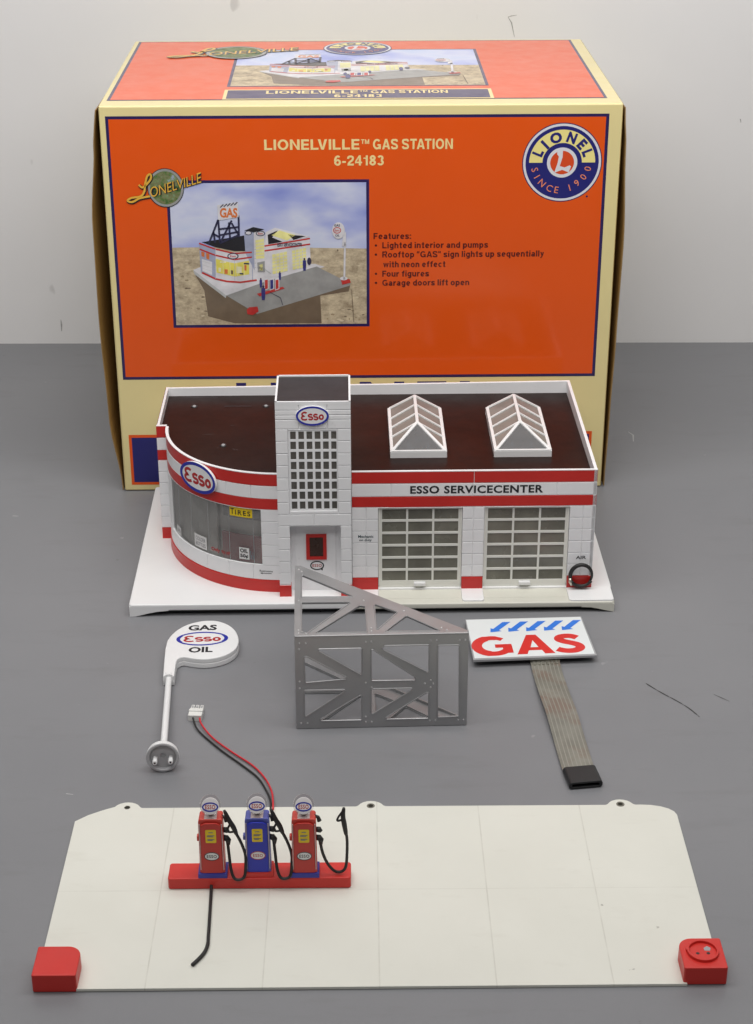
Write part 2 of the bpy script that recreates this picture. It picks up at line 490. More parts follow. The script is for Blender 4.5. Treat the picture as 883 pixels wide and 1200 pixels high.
def text(s, bold=0.0, space=1.0):
    key = (s, bold, space)
    if key not in _tc:
        c = bpy.data.curves.new('lettering', 'FONT')
        c.body = s; c.offset = bold; c.size = 1.0; c.space_character = space; c.resolution_u = 3; c.fill_mode = 'FRONT'
        o = bpy.data.objects.new('lettering', c)
        me = bpy.data.meshes.new_from_object(o)
        _tc[key] = ([(v.co.x, v.co.y) for v in me.vertices], [tuple(p.vertices) for p in me.polygons])
        bpy.data.objects.remove(o); bpy.data.meshes.remove(me); bpy.data.curves.remove(c)
    return _tc[key]
def line(s, x0, y0, x1, h=None, bold=0.0, y1=None, space=1.0):
    """text fitted between x0 and x1 with its lowest ink on y0"""
    return fit(text(s, bold, space), x0, y0, x1, y1 if y1 is not None else y0 + h)

def sans(s, w=0.19):
    """plain bold sans lettering drawn with strokes; returns a list of flat shapes with cap height 1"""
    h = w / 2; out = []; x0 = 0.0
    X = 0.73
    def ln(*p, ww=w): return stroke(list(p), ww)
    def bow(cx, cy, rx, ry, a0, a1, n=14): return stroke(arc(cx, cy, rx - h, ry - h, a0, a1, n), w)
    def rg(cx, cy, rx, ry): return ring(cx, cy, rx, ry, w, 32)
    Sc = lambda W_, H_: stroke(smooth_path2([(W_ - h * 1.1, H_ * .73), (W_ * .78, H_ - h * 1.15), (W_ * .48, H_ - h), (W_ * .2, H_ - h * 1.3), (h, H_ * .73), (W_ * .26, H_ * .56), (W_ * .7, H_ * .45), (W_ - h, H_ * .27), (W_ * .78, h * 1.3), (W_ * .5, h), (W_ * .2, h * 1.2), (h * .9, H_ * .28)], 4), w)
    def glyph(c):
        if c == ' ': return [], .28
        if c == 'L': return [ln((h, 0), (h, 1)), ln((w, h), (.60, h))], .60
        if c == 'I' : return [ln((h, 0), (h, 1))], w
        if c == 'l': return [ln((h, 0), (h, 1))], w
        if c == 'O': return [rg(.41, .5, .41, .51)], .82
        if c == '0': return [rg(.30, .5, .30, .51)], .60
        if c == 'N': return [ln((h, 0), (h, 1)), ln((.74 - h, 0), (.74 - h, 1)), poly([(w, 1), (w, .72), (.74 - w, 0), (.74 - w, .28)])], .74
        if c == 'M': return [ln((h, 0), (h, 1)), ln((.86 - h, 0), (.86 - h, 1)), poly([(w, 1), (w, .6), (.36, 0), (.5, 0), (.43, .3)]), poly([(.86 - w, 1), (.43, .3), (.5, 0), (.86 - w, .6)])], .86
        if c == 'E': return [ln((h, 0), (h, 1)), ln((w, h), (.60, h)), ln((w, .5), (.56, .5)), ln((w, 1 - h), (.59, 1 - h))], .60
        if c == 'F': return [ln((h, 0), (h, 1)), ln((w, .49), (.52, .49)), ln((w, 1 - h), (.57, 1 - h))], .57
        if c == 'V': return [poly([(0, 1), (w * 1.1, 1), (.36, .26), (.36, 0), (.26, 0)]), poly([(.36, 0), (.36, .26), (.72 - w * 1.1, 1), (.72, 1), (.46, 0)])], .72
        if c == 'T': return [ln((.325, 0), (.325, 1 - w)), ln((0, 1 - h), (.65, 1 - h))], .65
        if c == 'A': return [poly([(0, 0), (w * 1.08, 0), (.39, .76), (.39, 1), (.28, 1)]), poly([(.39, 1), (.39, .76), (.78 - w * 1.08, 0), (.78, 0), (.50, 1)]), rect(.22, .2, .56, .2 + w * .85)], .78
        if c == 'G': return [bow(.40, .5, .40, .51, 42, 322, 22), ln((.44, .42), (.77, .42), ww=w * .85), ln((.77 - h * .8, .02), (.77 - h * .8, .34), ww=w * .8)], .78
        if c == 'S': return [Sc(.68, 1)], .68
        if c == 's': return [Sc(.52, X)], .52
        if c == 'R': return [ln((h, 0), (h, 1)), ln((w, 1 - h), (.44, 1 - h)), ln((w, .46), (.44, .46)), bow(.42, .73, .27, .27 + h, -90, 90), poly([(.36, .38), (.56, .38), (.7, 0), (.5, 0)])], .70
        if c == '-': return [ln((0, .36), (.32, .36))], .32
        if c == '1': return [ln((.30, 0), (.30, 1)), poly([(.21, 1), (.21, .78), (.0, .78), (.0, .66), (.21, .66)])], .42
        if c == '2': return [stroke(smooth_path2([(h, .66), (.12, .83), (.3, .91), (.48, .83), (.5, .66), (.42, .5), (.22, .32), (.12, .14)], 4), w), ln((.02, h), (.59, h))], .59
        if c == '3': return [bow(.28, .73, .28, .27, 160, -75), bow(.28, .29, .30, .30, 75, -160)], .58
        if c == '4': return [ln((.42, 0), (.42, 1)), ln((0, .30), (.62, .30), ww=w * .85), poly([(.0, .30), (.0, .42), (.33, 1), (.40, 1), (.33, .76), (.13, .38)])], .62
        if c == '6': return [rg(.30, .31, .30, .32), bow(.32, .5, .32, .51, 50, 190, 12)], .60
        if c == '8': return [rg(.29, .74, .26, .27), rg(.29, .28, .29, .29)], .58
        if c == ':': return [rect(0, 0, w, w), rect(0, .52, w, .52 + w)], w
        if c in '\u201c\u201d':
            return [poly([(k, .66), (k + .12, .66), (k + .15, 1), (k, 1)]) for k in (0, .2)], .36
        if c == 'i': return [ln((h, 0), (h, X)), rect(0, .84, w, 1.0)], w
        if c == 'o': return [rg(.30, X / 2, .30, X / 2 + .01)], .60
        if c == 'c': return [bow(.29, X / 2, .29, X / 2, 48, 312)], .55
        if c == 'e': return [bow(.29, X / 2, .29, X / 2 + .01, 0, 318, 18), ln((w * .8, X / 2 - .01), (.58 - w * .6, X / 2 - .01), ww=w * .7)], .58
        if c == 'a': return [ln((.54 - h, 0), (.54 - h, .5)), bow(.29, .46, .25, .28, 0, 158), rg(.25, .215, .25, .225)], .56
        if c == 't': return [ln((.20, 0.02), (.20, .95)), ln((0, X - h * .8), (.38, X - h * .8), ww=w * .8), ln((.2, h * .8), (.38, h * .8), ww=w * .8)], .38
        if c == 'u': return [ln((h, X), (h, .28)), bow(.28, .28, .28, .29, 180, 360), ln((.56 - h, 0), (.56 - h, X))], .56
        if c == 'r': return [ln((h, 0), (h, X)), bow(.36, .38, .34, .36, 150, 82)], .38
        if c == 'h': return [ln((h, 0), (h, 1)), bow(.28, .45, .28, .29, 180, 0), ln((.56 - h, 0), (.56 - h, .45))], .56
        if c == 'n': return [ln((h, 0), (h, X)), bow(.28, .45, .28, .29, 180, 0), ln((.56 - h, 0), (.56 - h, .45))], .56
        if c == 'm': return [ln((h, 0), (h, X)), bow(.25, .47, .25, .27, 180, 0), ln((.5 - h, 0), (.5 - h, .47)), bow(.57, .47, .25, .27, 180, 0), ln((.82 - h, 0), (.82 - h, .47))], .82
        if c == 'g': return [rg(.28, X / 2, .28, X / 2 + .01), ln((.57 - h, X), (.57 - h, -.02)), bow(.29, -.02, .28, .26, 0, -150)], .57
        if c == 'd': return [rg(.28, X / 2, .28, X / 2 + .01), ln((.57 - h, 0), (.57 - h, 1))], .57
        if c == 'p': return [rg(.30, X / 2, .28, X / 2 + .01), ln((h, -.27), (h, X))], .58
        if c == 'q': return [rg(.28, X / 2, .28, X / 2 + .01), ln((.57 - h, -.27), (.57 - h, X))], .57
        if c == 'f': return [ln((.19, 0), (.19, .76)), bow(.38, .74, .38 - .19 + h, .27, 180, 88), ln((0, X - h * .8), (.38, X - h * .8), ww=w * .8)], .39
        if c == 'y': return [poly([(0, X), (w * 1.05, X), (.37, .1), (.22, .1)]), poly([(.54 - w * .95, X), (.54, X), (.30, -.12), (.12, -.12)]), ln((.03, -.2), (.2, -.2), ww=w * .8)], .54
        if c == 'w': return [poly([(0, X), (w, X), (.29, 0), (.17, 0)]), poly([(.17, 0), (.29, 0), (.47, X), (.35, X)]), poly([(.35, X), (.47, X), (.65, 0), (.53, 0)]), poly([(.53, 0), (.65, 0), (.82, X), (.82 - w, X)])], .82
        return [ln((h, 0), (h, 1))], .4
    for i, c in enumerate(s):
        g, wd = glyph(c)
        out += [xf(q, 1, 1, 0, x0) for q in g]
        x0 += wd + (0.0 if c == ' ' else 0.115) - {'LV': .17, 'AT': .12, 'TA': .12, 'AS': .03, 'Ro': .02, 'Fo': .08}.get(c + s[i + 1:i + 2], 0)
    return out, x0 - .115
def put_sans(mb, mp, s, xa, base, xb, cap, d, mat=0, w=0.19):
    g, wd = sans(s, w); k = (xb - xa) / wd
    for i, q in enumerate(g):
        mb.flat(([(xa + x * k, base + y * cap) for x, y in q[0]], q[1]), mp, d + 0.006 * (i % 9), mat)
def plate(outer, holes, t, bevel=0.0, res=1):
    """flat sheet with holes, thickness t centred on 0, as (verts3, faces)"""
    c = bpy.data.curves.new('sheet', 'CURVE')
    c.dimensions = '2D'; c.fill_mode = 'BOTH'; c.extrude = max(t / 2 - bevel, 0.001); c.bevel_depth = bevel; c.bevel_resolution = res
    if bevel > 0: c.offset = -bevel
    for k, pts in enumerate([outer] + list(holes)):
        ar = sum(pts[i][0] * pts[(i + 1) % len(pts)][1] - pts[(i + 1) % len(pts)][0] * pts[i][1] for i in range(len(pts)))
        if (ar < 0) == (k == 0): pts = list(reversed(pts))
        s = c.splines.new('POLY'); s.points.add(len(pts) - 1); s.use_cyclic_u = True
        for q, p in zip(s.points, pts): q.co = (p[0], p[1], 0, 1)
    o = bpy.data.objects.new('sheet', c)
    me = bpy.data.meshes.new_from_object(o)
    r = ([tuple(v.co) for v in me.vertices], [tuple(p.vertices) for p in me.polygons])
    bpy.data.objects.remove(o); bpy.data.meshes.remove(me); bpy.data.curves.remove(c)
    return r
def rounded(pts, r, n=5):
    P = [Vector((p[0], p[1])) for p in pts]; out = []
    for i in range(len(P)):
        a, b, c = P[i - 1], P[i], P[(i + 1) % len(P)]
        rr = r[i] if isinstance(r, (list, tuple)) else r
        u, v = (a - b).normalized(), (c - b).normalized()
        ang = u.angle(v)
        if rr <= 0 or ang > PI - 0.02:
            out.append(tuple(b)); continue
        d = min(rr / math.tan(ang / 2), 0.45 * (a - b).length, 0.45 * (c - b).length)
        rr = d * math.tan(ang / 2)
        p0, p1 = b + u * d, b + v * d
        cc = b + (u + v).normalized() * (rr / math.sin(ang / 2))
        a0 = math.atan2((p0 - cc).y, (p0 - cc).x); a1 = math.atan2((p1 - cc).y, (p1 - cc).x)
        da = (a1 - a0 + PI) % (2 * PI) - PI
        for k in range(n + 1):
            t = a0 + da * k / n
            out.append((cc.x + rr * math.cos(t), cc.y + rr * math.sin(t)))
    return out
def _spline(pts, n):
    P = [Vector(p) for p in pts]; out = []
    for i in range(len(P) - 1):
        p0, p1, p2, p3 = P[max(i - 1, 0)], P[i], P[i + 1], P[min(i + 2, len(P) - 1)]
        for k in range(n):
            t = k / n
            out.append(0.5 * ((2 * p1) + (p2 - p0) * t + (2 * p0 - 5 * p1 + 4 * p2 - p3) * t * t + (-p0 + 3 * p1 - 3 * p2 + p3) * t ** 3))
    out.append(P[-1])
    return out
def smooth_path2(pts, n=8):
    return [(p.x, p.y) for p in _spline([(x, y, 0) for x, y in pts], n)]
def smooth_path(pts, n=8):
    return _spline(pts, n) if len(pts[0]) == 3 else smooth_path2(pts, n)

# the oval word mark: white field, blue rim, red letters drawn with strokes
def mark_letters(cx, cy, w, h, sw=0.13, plain=False):
    if plain:
        return fit(text('ESSO', 0.02, 1.15), cx - w / 2, cy - h / 2, cx + w / 2, cy + h / 2)
    E = arc(.42, .74, .36, .24, 40, 270, 14) + arc(.42, .25, .42, .25, 90, 320, 14)
    S = arc(.28, .47, .24, .155, 30, 270, 10) + arc(.28, .16, .26, .16, 90, -150, 10)
    o = ring(.30, .345, .36, .385, sw, 24)
    sh = merge([stroke(E, sw), xf(stroke(S, sw / 1.12), 1.12, tx=.90, ty=0.02), xf(stroke(S, sw / 1.12), 1.12, tx=1.62, ty=0.02), xf(o, 1, tx=2.40, ty=0.0)])
    return fit(sh, cx - w / 2, cy - h / 2, cx + w / 2, cy + h / 2)
def oval_mark(mb, mp, cx, cy, w, h, rim=0.09, mats=(0, 1, 2), d=0.2, plain=False, lw=0.68, lh=0.46, sw=0.15):
    mb.flat(ell(cx, cy, w / 2, h / 2), mp, d, mats[0])
    mb.flat(ring(cx, cy, w / 2, h / 2, rim * h), mp, d + 0.08, mats[1])
    mb.flat(mark_letters(cx, cy, w * lw, h * lh, sw, plain), mp, d + 0.08, mats[2])

# moulded wall sheet with block joints and openings
def wall_sheet(mb, mp, s0, s1, z0, z1, js=(), jz=(), holes=(), matf=None, g=0.48, dep=0.85, step=None, rev=2.0, marks=()):
    S = {s0, s1}; Z = {z0, z1}
    for (j, a, b) in js: S |= {j - g, j, j + g}; Z |= {a, b}
    for (j, a, b) in jz: Z |= {j - g, j, j + g}; S |= {a, b}
    for (a, b, c, d) in holes: S |= {a, b}; Z |= {c, d}
    Z |= set(marks)
    if step:
        k = int(round((s1 - s0) / step))
        S |= {s0 + (s1 - s0) * i / k for i in range(k + 1)}
    def clean(q, lo, hi):
        out = []
        for x in sorted(q):
            if x < lo - 1e-6 or x > hi + 1e-6: continue
            if not out or x - out[-1] > 0.06: out.append(x)
        return out
    S, Z = clean(S, s0, s1), clean(Z, z0, z1)
    e = 0.07
    idx = {}
    vs, fs, ms = [], [], []
    for i, s in enumerate(S):
        for k, z in enumerate(Z):
            d = 0.0
            for (j, a, b) in js:
                if abs(s - j) < e and a - e <= z <= b + e: d = -dep
            for (j, a, b) in jz:
                if abs(z - j) < e and a - e <= s <= b + e: d = -dep
            idx[i, k] = len(vs); vs.append(mp(s, z, d))
    def inhole(s, z):
        return any(a < s < b and c < z < d for (a, b, c, d) in holes)
    for i in range(len(S) - 1):
        for k in range(len(Z) - 1):
            sc, zc = (S[i] + S[i + 1]) / 2, (Z[k] + Z[k + 1]) / 2
            if inhole(sc, zc): continue
            fs.append((idx[i, k], idx[i + 1, k], idx[i + 1, k + 1], idx[i, k + 1]))
            ms.append(matf(sc, zc) if matf else 0)
    mb.add(vs, fs, ms)
    for (a, b, c, d) in holes:
        ss = [x for x in S if a - e <= x <= b + e]
        for z in (c, d):
            for p, q in zip(ss, ss[1:]):
                mb.add([mp(p, z, 0), mp(q, z, 0), mp(q, z, -rev), mp(p, z, -rev)], [(0, 1, 2, 3)], matf(a, (c + d) / 2) if matf else 0)
        for s in (a, b):
            mb.add([mp(s, c, 0), mp(s, d, 0), mp(s, d, -rev), mp(s, c, -rev)], [(0, 1, 2, 3)], matf(a, (c + d) / 2) if matf else 0)

# ------------------------------------------------------------------ setting
def structure(o):
    o['kind'] = 'structure'
    return o
fl = MB()
fl.add([(-4000, -900, 0), (4000, -900, 0), (4000, 1876, 0), (-4000, 1876, 0)], [(0, 1, 2, 3)])
floor = structure(fl.build('floor', 'floor'))
sc = MB()
sc.flat(stroke(smooth_path([(203.5, 1128), (209, 1120), (216, 1111), (222, 1104), (230, 1093), (236, 1081)], 5), [0.3, 0.9, 1.1, 1.2, 1.0, 1.1] * 5 + [0.3]), lambda x, y, d: (x, y, 0.15))
sc.flat(stroke([(252, 1112), (257, 1107), (262, 1102)], [0.3, 0.7, 0.2]), lambda x, y, d: (x, y, 0.15))
sc.build('scratch', 'blackrub', floor)
wl = MB()
wl.add([(-4000, 1876, 0), (4000, 1876, 0), (4000, 1876, 2600), (-4000, 1876, 2600)], [(0, 1, 2, 3)])
wall = structure(wl.build('wall', 'wall', normals=False))

for pts, ww in (([(-358.6, 29.0), (-358.4, 23.0), (-358.8, 15.0)], [0.5, 1.8, 0.6]), ([(139.5, 364), (143.4, 358), (147.0, 343)], [0.5, 1.2, 0.4]), ([(149, 366), (143, 365), (139.5, 364)], [0.3, 0.9, 0.5]), ([(394, 256), (395, 252)], [1.2, 0.6])):
    m = MB(); m.flat(stroke(pts, ww), lambda x, y, d: (x, 1875.7, y))
    m.build('wall_nick', 'nick', wall, normals=False)
for pts, ww, mt in (([(254, 1615), (258, 1606), (256, 1590)], [0.6, 1.6, 0.8], 'paleflake'), ([(231, 1690), (235, 1692)], [1.2, 2.0], 'scuff'), ([(131, 1046), (134, 1045)], [1.0, 1.8], 'paleflake'), ([(-212, 985), (-207, 984)], [0.8, 0.5], 'paleflake')):
    m = MB(); m.flat(stroke(pts, ww), lambda x, y, d: (x, y, 0.12))
    m.build('fleck', mt, floor, normals=False)

# ------------------------------------------------------------------ cardboard box
BW, BD, BH = 446.8, 292.6, 359.5
box = thing('cardboard_box', 'large orange and cream printed cardboard box standing against the pale wall behind the model building', 'box', (-12.1, 1478.7, 0), 0.01724)
fmap = lambda u, z, d: (u, -d, z)
tmap = lambda u, w, d: (u, w, BH + d)
b = MB()
h = BW / 2
b.box(-h, h, 0, BD, 0.3, BH, 0)
o = b.build('body', ['boxcream', 'kraft'], box, bevel=1.6, seg=3, smooth=True)
for p in o.data.polygons:
    if abs(p.normal.x) > 0.5 or p.normal.z < -0.5: p.material_index = 1
# tuck flaps at both ends, bowed outwards and standing a little open
def flap(side, prof):
    m = MB(); n = len(prof); vs, fs = [], []
    for (z, gp) in prof:
        for (y, k) in ((-0.5, 1.0), (14, 0.74), (38, 0.36), (95, 0.04)):
            for t in (0, 0.9):
                vs.append((side * (h + gp * k + t + 0.3), y + (0 if k < 1 else gp * 0.1), z))
    R = 8
    for i in range(n - 1):
        for j in range(3):
            a = i * R + j * 2
            fs += [(a, a + 2, a + 2 + R, a + R), (a + 1, a + R + 1, a + R + 3, a + 3)]
        a = i * R
        fs += [(a, a + R, a + R + 1, a + 1), (a + 6, a + 7, a + R + 7, a + R + 6)]
    for q in (0, (n - 1) * R):
        for j in range(3):
            a = q + j * 2
            fs.append((a, a + 1, a + 3, a + 2))
    m.add(vs, fs)
    o = m.build('side_flap', ['kraft', 'kraftedge'], box)
    for p in o.data.polygons:
        if abs(p.normal.y) > 0.7 or abs(p.normal.z) > 0.7: p.material_index = 1
    return o
def interp(pr, n=26):
    out = []
    for i in range(n + 1):
        z = pr[0][0] + (pr[-1][0] - pr[0][0]) * i / n
        for (a, ga), (c, gc) in zip(pr, pr[1:]):
            if a <= z <= c + 1e-6:
                t = (z - a) / (c - a); t = t * t * (3 - 2 * t)
                out.append((z, ga + (gc - ga) * t)); break
    return out
flap(-1, interp([(1.5, 0.6), (75, 9.0), (170, 11.6), (255, 11.0), (330, 5.0), (356, 1.6)]))
flap(1, interp([(1.5, 1.6), (75, 3.0), (150, 4.6), (240, 6.0), (320, 3.0), (356, 0.5)]))

pf = MB()
pf.flat(rect(-218, 111.5, 211.5, 350.8), fmap, 0.12, 0)
pf.flat(rect(-215.4, 114.2, 208.8, 348.2), fmap, 0.20, 1)
pf.flat(rect(-216.5, 6.5, 211.8, 57), fmap, 0.12, 1)
pf.flat(rect(-213.9, 9.2, 209.2, 54.2), fmap, 0.20, 2)
pf.build('front_print', ['navy', 'orange', 'blueprint'], box)
# big dark blue letters along the lower edge, mostly hidden behind the model
bl = MB()
Zb, Zt = 65.0, 107.6
def letL(x): return [rect(x, Zb, x + 9, Zt), rect(x + 9, Zb, x + 28, Zb + 9)]
for sh in letL(-115.5) + [rect(-84, Zb, -75, Zt), ring(-40, (Zb + Zt) / 2, 27, 22, 9, 40), poly([(-3, Zb), (6, Zb), (6, Zt - 12), (29, Zb), (37.5, Zb), (37.5, Zt), (28.5, Zt), (28.5, Zb + 13), (7, Zt), (-3, Zt)]),
                          rect(49.5, Zb, 58, Zt), rect(58, Zt - 8, 76, Zt), rect(58, (Zb + Zt) / 2 - 4, 73, (Zb + Zt) / 2 + 4), rect(58, Zb, 76, Zb + 8)] + letL(88.5):
    bl.flat(sh, fmap, 0.14)
bl.build('large_lettering', 'blueprint', box)
tt = MB()
put_sans(tt, fmap, 'LIONELVILLE', -83.6, 321.2, -2.0, 9.0, 0.3)
put_sans(tt, fmap, 'TM', -0.6, 326.0, 6.4, 4.0, 0.3, w=0.2)
put_sans(tt, fmap, 'GAS STATION', 9.6, 321.2, 78.2, 9.0, 0.3)
put_sans(tt, fmap, '6-24183', -23.8, 307.3, 18.9, 8.8, 0.3)
tt.build('title_lettering', 'creamtext', box)
ft = MB()
for tx, xa, yb, xb in (('Features:', 9.9, 241.8, 42.9), ('Lighted interior and pumps', 17.6, 233.4, 110.7), ('Rooftop “GAS” sign lights up sequentially', 17.6, 225.0, 160.4), ('with neon effect', 18.4, 216.0, 73.4), ('Four figures', 17.6, 207.4, 59.0), ('Garage doors lift open', 17.6, 199.0, 94.9)):
    put_sans(ft, fmap, tx, xa, yb, xb, 5.5, 0.3, w=0.185)
for y in (236.0, 227.7, 210.1, 201.7):
    ft.flat(ell(12.0, y, 1.05, 1.05, 16), fmap, 0.3)
ft.build('feature_list', 'darktext', box)

# round maker emblem
def emblem(mb, mp, cx, cy, R, full=True, sy=1.0):
    k = R / 333.0
    T = lambda sh: xf(sh, k, k * sy, 0, cx, cy)
    mats = dict(navy=0, white=1, blue=2, yellow=3, orange=4, pink=5)
    mb.flat(T(ell(0, 0, 336, 336, 72)), mp, 0.28, 0)
    mb.flat(T(ell(0, 0, 328, 328, 72)), mp, 0.33, 1)
    mb.flat(T(ell(0, 0, 308, 308, 72)), mp, 0.38, 2)
    mb.flat(T(ring(0, 0, 278, 278, 112, 48, 0.0, PI)), mp, 0.43, 3)
    mb.flat(T(ell(0, 0, 128, 128, 48)), mp, 0.43, 1)
    mb.flat(T(ell(0, 0, 100, 100, 48)), mp, 0.48, 4)
    L = [(395, 340), (441, 335), (440, 390), (419, 466), (460, 478), (503, 460), (514, 470), (496, 520), (440, 498), (375, 524), (400, 440), (408, 385), (392, 364)]
    mb.flat(T(poly([(x - 438, 437 - y) for x, y in L])), mp, 0.53, 1)
    def ch(c, px, py, hgt, mat, inward, wd=None, bold=0.03):
        x, y = px - 438, 437 - py
        ang = math.atan2(y, x)
        g = text(c, bold); a, bb, cc, d = bbox(g)
        w = wd or hgt * (cc - a) / (d - bb)
        g = fit(g, -w / 2, -hgt / 2, w / 2, hgt / 2)
        rot = ang + PI / 2 if inward else ang - PI / 2
        mb.flat(T(xf(g, 1, 1, rot, x, y)), mp, 0.53, mat)
    for c, px, py, w in (('L', 232, 352, 50), ('I', 288, 285, 24), ('O', 378, 228, 100), ('N', 511, 228, 76), ('E', 598, 284, 55), ('L', 648, 356, 50)):
        ch(c, px, py, 92, 2, False, w, 0.05)
    for c, px, py in (('S', 210, 497), ('I', 231, 556), ('N', 275, 610), ('C', 340, 655), ('E', 400, 670), ('1', 510, 652), ('9', 570, 612), ('0', 622, 560), ('0', 656, 490)):
        ch(c, px, py, 56, 5, True, None, 0.0)
em = MB()
emblem(em, fmap, 172.8, 308.8, 34.2)
em.flat(ell(195.7, 278.9, 0.9, 0.9, 12), fmap, 0.3, 0)
em.build('round_emblem', ['navy', 'emwhite', 'emblue', 'emyellow', 'orangered', 'empink'], box)

# printed picture of the finished model, as flat print
PMATS = ['navy', 'p_sky', 'p_ground', 'p_white', 'p_lgrey', 'p_grey', 'p_brown', 'p_black', 'p_yellow', 'p_yellow2', 'p_red', 'p_blue', 'p_dark', 'p_orange', 'p_bluegrey', 'p_tan', 'p_sand', 'p_cream']
PI_ = {n: i for i, n in enumerate(PMATS)}
def picture(mb, mp, x0, y0, x1, y1, border):
    mb.flat(rect(x0 - border, y0 - border, x1 + border, y1 + border), mp, 0.26, 0)
    def N(p):
        x, y = p
        v = (603 - y) / 531.0
        xl, xr = 57 + 25 * (1 - v), 793 - 3 * (1 - v)
        return (x0 + (x1 - x0) * (x - xl) / (xr - xl), y0 + (y1 - y0) * v)
    lay = [0.30]
    def P(pts, m): mb.flat(poly([N(p) for p in pts]), mp, lay[0], PI_[m])
    def Ln(pts, w, m): mb.flat(stroke([N(p) for p in pts], w * (x1 - x0) / 736.0), mp, lay[0], PI_[m])
    def up(): lay[0] += 0.035
    def O(cx, cy, rx, ry, m, n=24):
        P([(cx + rx * math.cos(2 * PI * i / n), cy + ry * math.sin(2 * PI * i / n)) for i in range(n)], m)
    def Tx(s, xa, ya, xb, yb, m, bold=0.03):
        g = fit(text(s, bold), xa, -yb, xb, -ya)
        mb.flat(([N((x, -y)) for x, y in g[0]], g[1]), mp, lay[0], PI_[m])
    rg_ = random.Random(4)
    P([(57, 72), (793, 72), (792, 316), (300, 306), (68, 308)], 'p_sky')
    P([(68, 308), (300, 306), (792, 316), (790, 603), (82, 603)], 'p_ground')
    up()
    for _ in range(170):
        x, y = rg_.uniform(75, 780), rg_.uniform(322, 596)
        if 150 < x < 730 and 330 < y < 480 + (x > 250) * 60: continue
        a, b_ = rg_.uniform(3, 11), rg_.uniform(2, 5)
        if not (86 < x - a and x + a < 786 and y + b_ < 600): continue
        n_ = rg_.randint(5, 8)
        P([(x + a * rg_.uniform(.6, 1.1) * math.cos(2 * PI * i / n_), y + b_ * rg_.uniform(.6, 1.1) * math.sin(2 * PI * i / n_)) for i in range(n_)], rg_.choice(['p_tan', 'p_tan', 'p_brown', 'p_sand', 'p_sand']))
    up()
    P([(150, 405), (270, 470), (380, 540), (700, 452), (730, 455), (724, 478), (618, 494), (622, 600), (300, 598), (200, 570), (186, 470)], 'p_brown')
    up()
    P([(146, 392), (180, 378), (600, 372), (636, 384), (420, 440), (268, 490)], 'p_white')
    P([(146, 392), (268, 490), (266, 500), (150, 408)], 'p_lgrey')
    up()
    P([(268, 490), (420, 436), (606, 382), (728, 446), (730, 455), (382, 562)], 'p_grey')
    up()
    P([(168, 290), (228, 310), (228, 426), (174, 402)], 'p_bluegrey')
    P([(228, 310), (262, 322), (300, 327), (365, 324), (365, 430), (320, 438), (270, 434), (228, 426)], 'p_white')
    P([(412, 300), (580, 272), (584, 376), (412, 412)], 'p_white')
    P([(178, 288), (336, 264), (340, 322), (300, 322), (232, 308)], 'p_black')
    P([(416, 252), (452, 236), (582, 270), (412, 300)], 'p_white')
    up()
    P([(424, 262), (462, 246), (440, 272), (478, 288), (426, 298)], 'p_black')
    P([(500, 262), (566, 268), (520, 282)], 'p_black')
    P([(438, 264), (468, 246), (528, 264), (496, 284)], 'p_yellow2')
    P([(337, 246), (372, 252), (374, 395), (340, 330)], 'p_bluegrey')
    P([(372, 252), (412, 246), (414, 404), (374, 398)], 'p_white')
    P([(337, 246), (370, 233), (412, 242), (372, 254)], 'p_black')
    up()
    P([(378, 282), (410, 276), (411, 350), (380, 352)], 'p_yellow2')
    P([(384, 366), (412, 360), (413, 402), (386, 402)], 'p_grey')
    P([(392, 374), (404, 371), (405, 396), (393, 396)], 'p_yellow2')
    P([(230, 350), (262, 360), (300, 368), (354, 358), (354, 410), (300, 418), (232, 402)], 'p_yellow')
    P([(440, 336), (495, 325), (497, 398), (441, 410)], 'p_yellow2')
    P([(514, 322), (566, 311), (568, 383), (516, 394)], 'p_yellow2')
    P([(176, 322), (188, 326), (188, 344), (177, 340)], 'p_orange'); P([(194, 328), (206, 332), (206, 356), (195, 350)], 'p_orange')
    P([(178, 350), (216, 362), (216, 412), (180, 396)], 'p_white')
    for a, bq in (((168, 292), (228, 314)), ((228, 314), (300, 331)), ((300, 331), (365, 327)), ((170, 314), (228, 337)), ((228, 337), (300, 354)), ((300, 354), (365, 345)), ((412, 304), (581, 277)), ((412, 322), (582, 298))):
        Ln([a, bq], 6, 'p_red')
    Ln([(178, 402), (228, 426), (270, 436), (320, 440), (382, 432)], 7, 'p_red')
    Ln([(384, 384), (412, 392), (440, 412)], 4, 'p_lgrey')
    up()
    for i in range(1, 5):
        Ln([(230 + 26 * i, 352 + 4 * i - (i > 3) * 4), (232 + 26 * i, 404 + 3.6 * i)], 1.6, 'p_cream')
    for (x, y, w_, h_, c_) in ((240, 384, 9, 16, 'p_cream'), (262, 390, 12, 18, 'p_orange'), (286, 394, 8, 16, 'p_brown'), (306, 380, 20, 26, 'p_cream'), (336, 374, 8, 22, 'p_orange'), (334, 366, 20, 7, 'p_dark'), (318, 404, 14, 7, 'p_dark'), (246, 360, 22, 6, 'p_cream')):
        P([(x, y), (x + w_, y + 1), (x + w_, y + h_), (x, y + h_ - 1)], c_)
    for x0_, x1_ in ((168, 228), (412, 580)):
        pass
    for i in range(1, 6):
        Ln([(170, 330 + 13 * i), (228, 346 + 14 * i)], 1, 'p_lgrey')
        Ln([(374, 300 + 17 * i), (380, 299 + 17 * i)], 1, 'p_grey')
    Ln([(300, 328), (300, 436)], 1.2, 'p_bluegrey'); Ln([(228, 312), (228, 426)], 2, 'p_bluegrey'); Ln([(366, 326), (366, 430)], 2.5, 'p_bluegrey')
    Ln([(268, 490), (420, 436), (560, 396)], 1.6, 'p_lgrey')
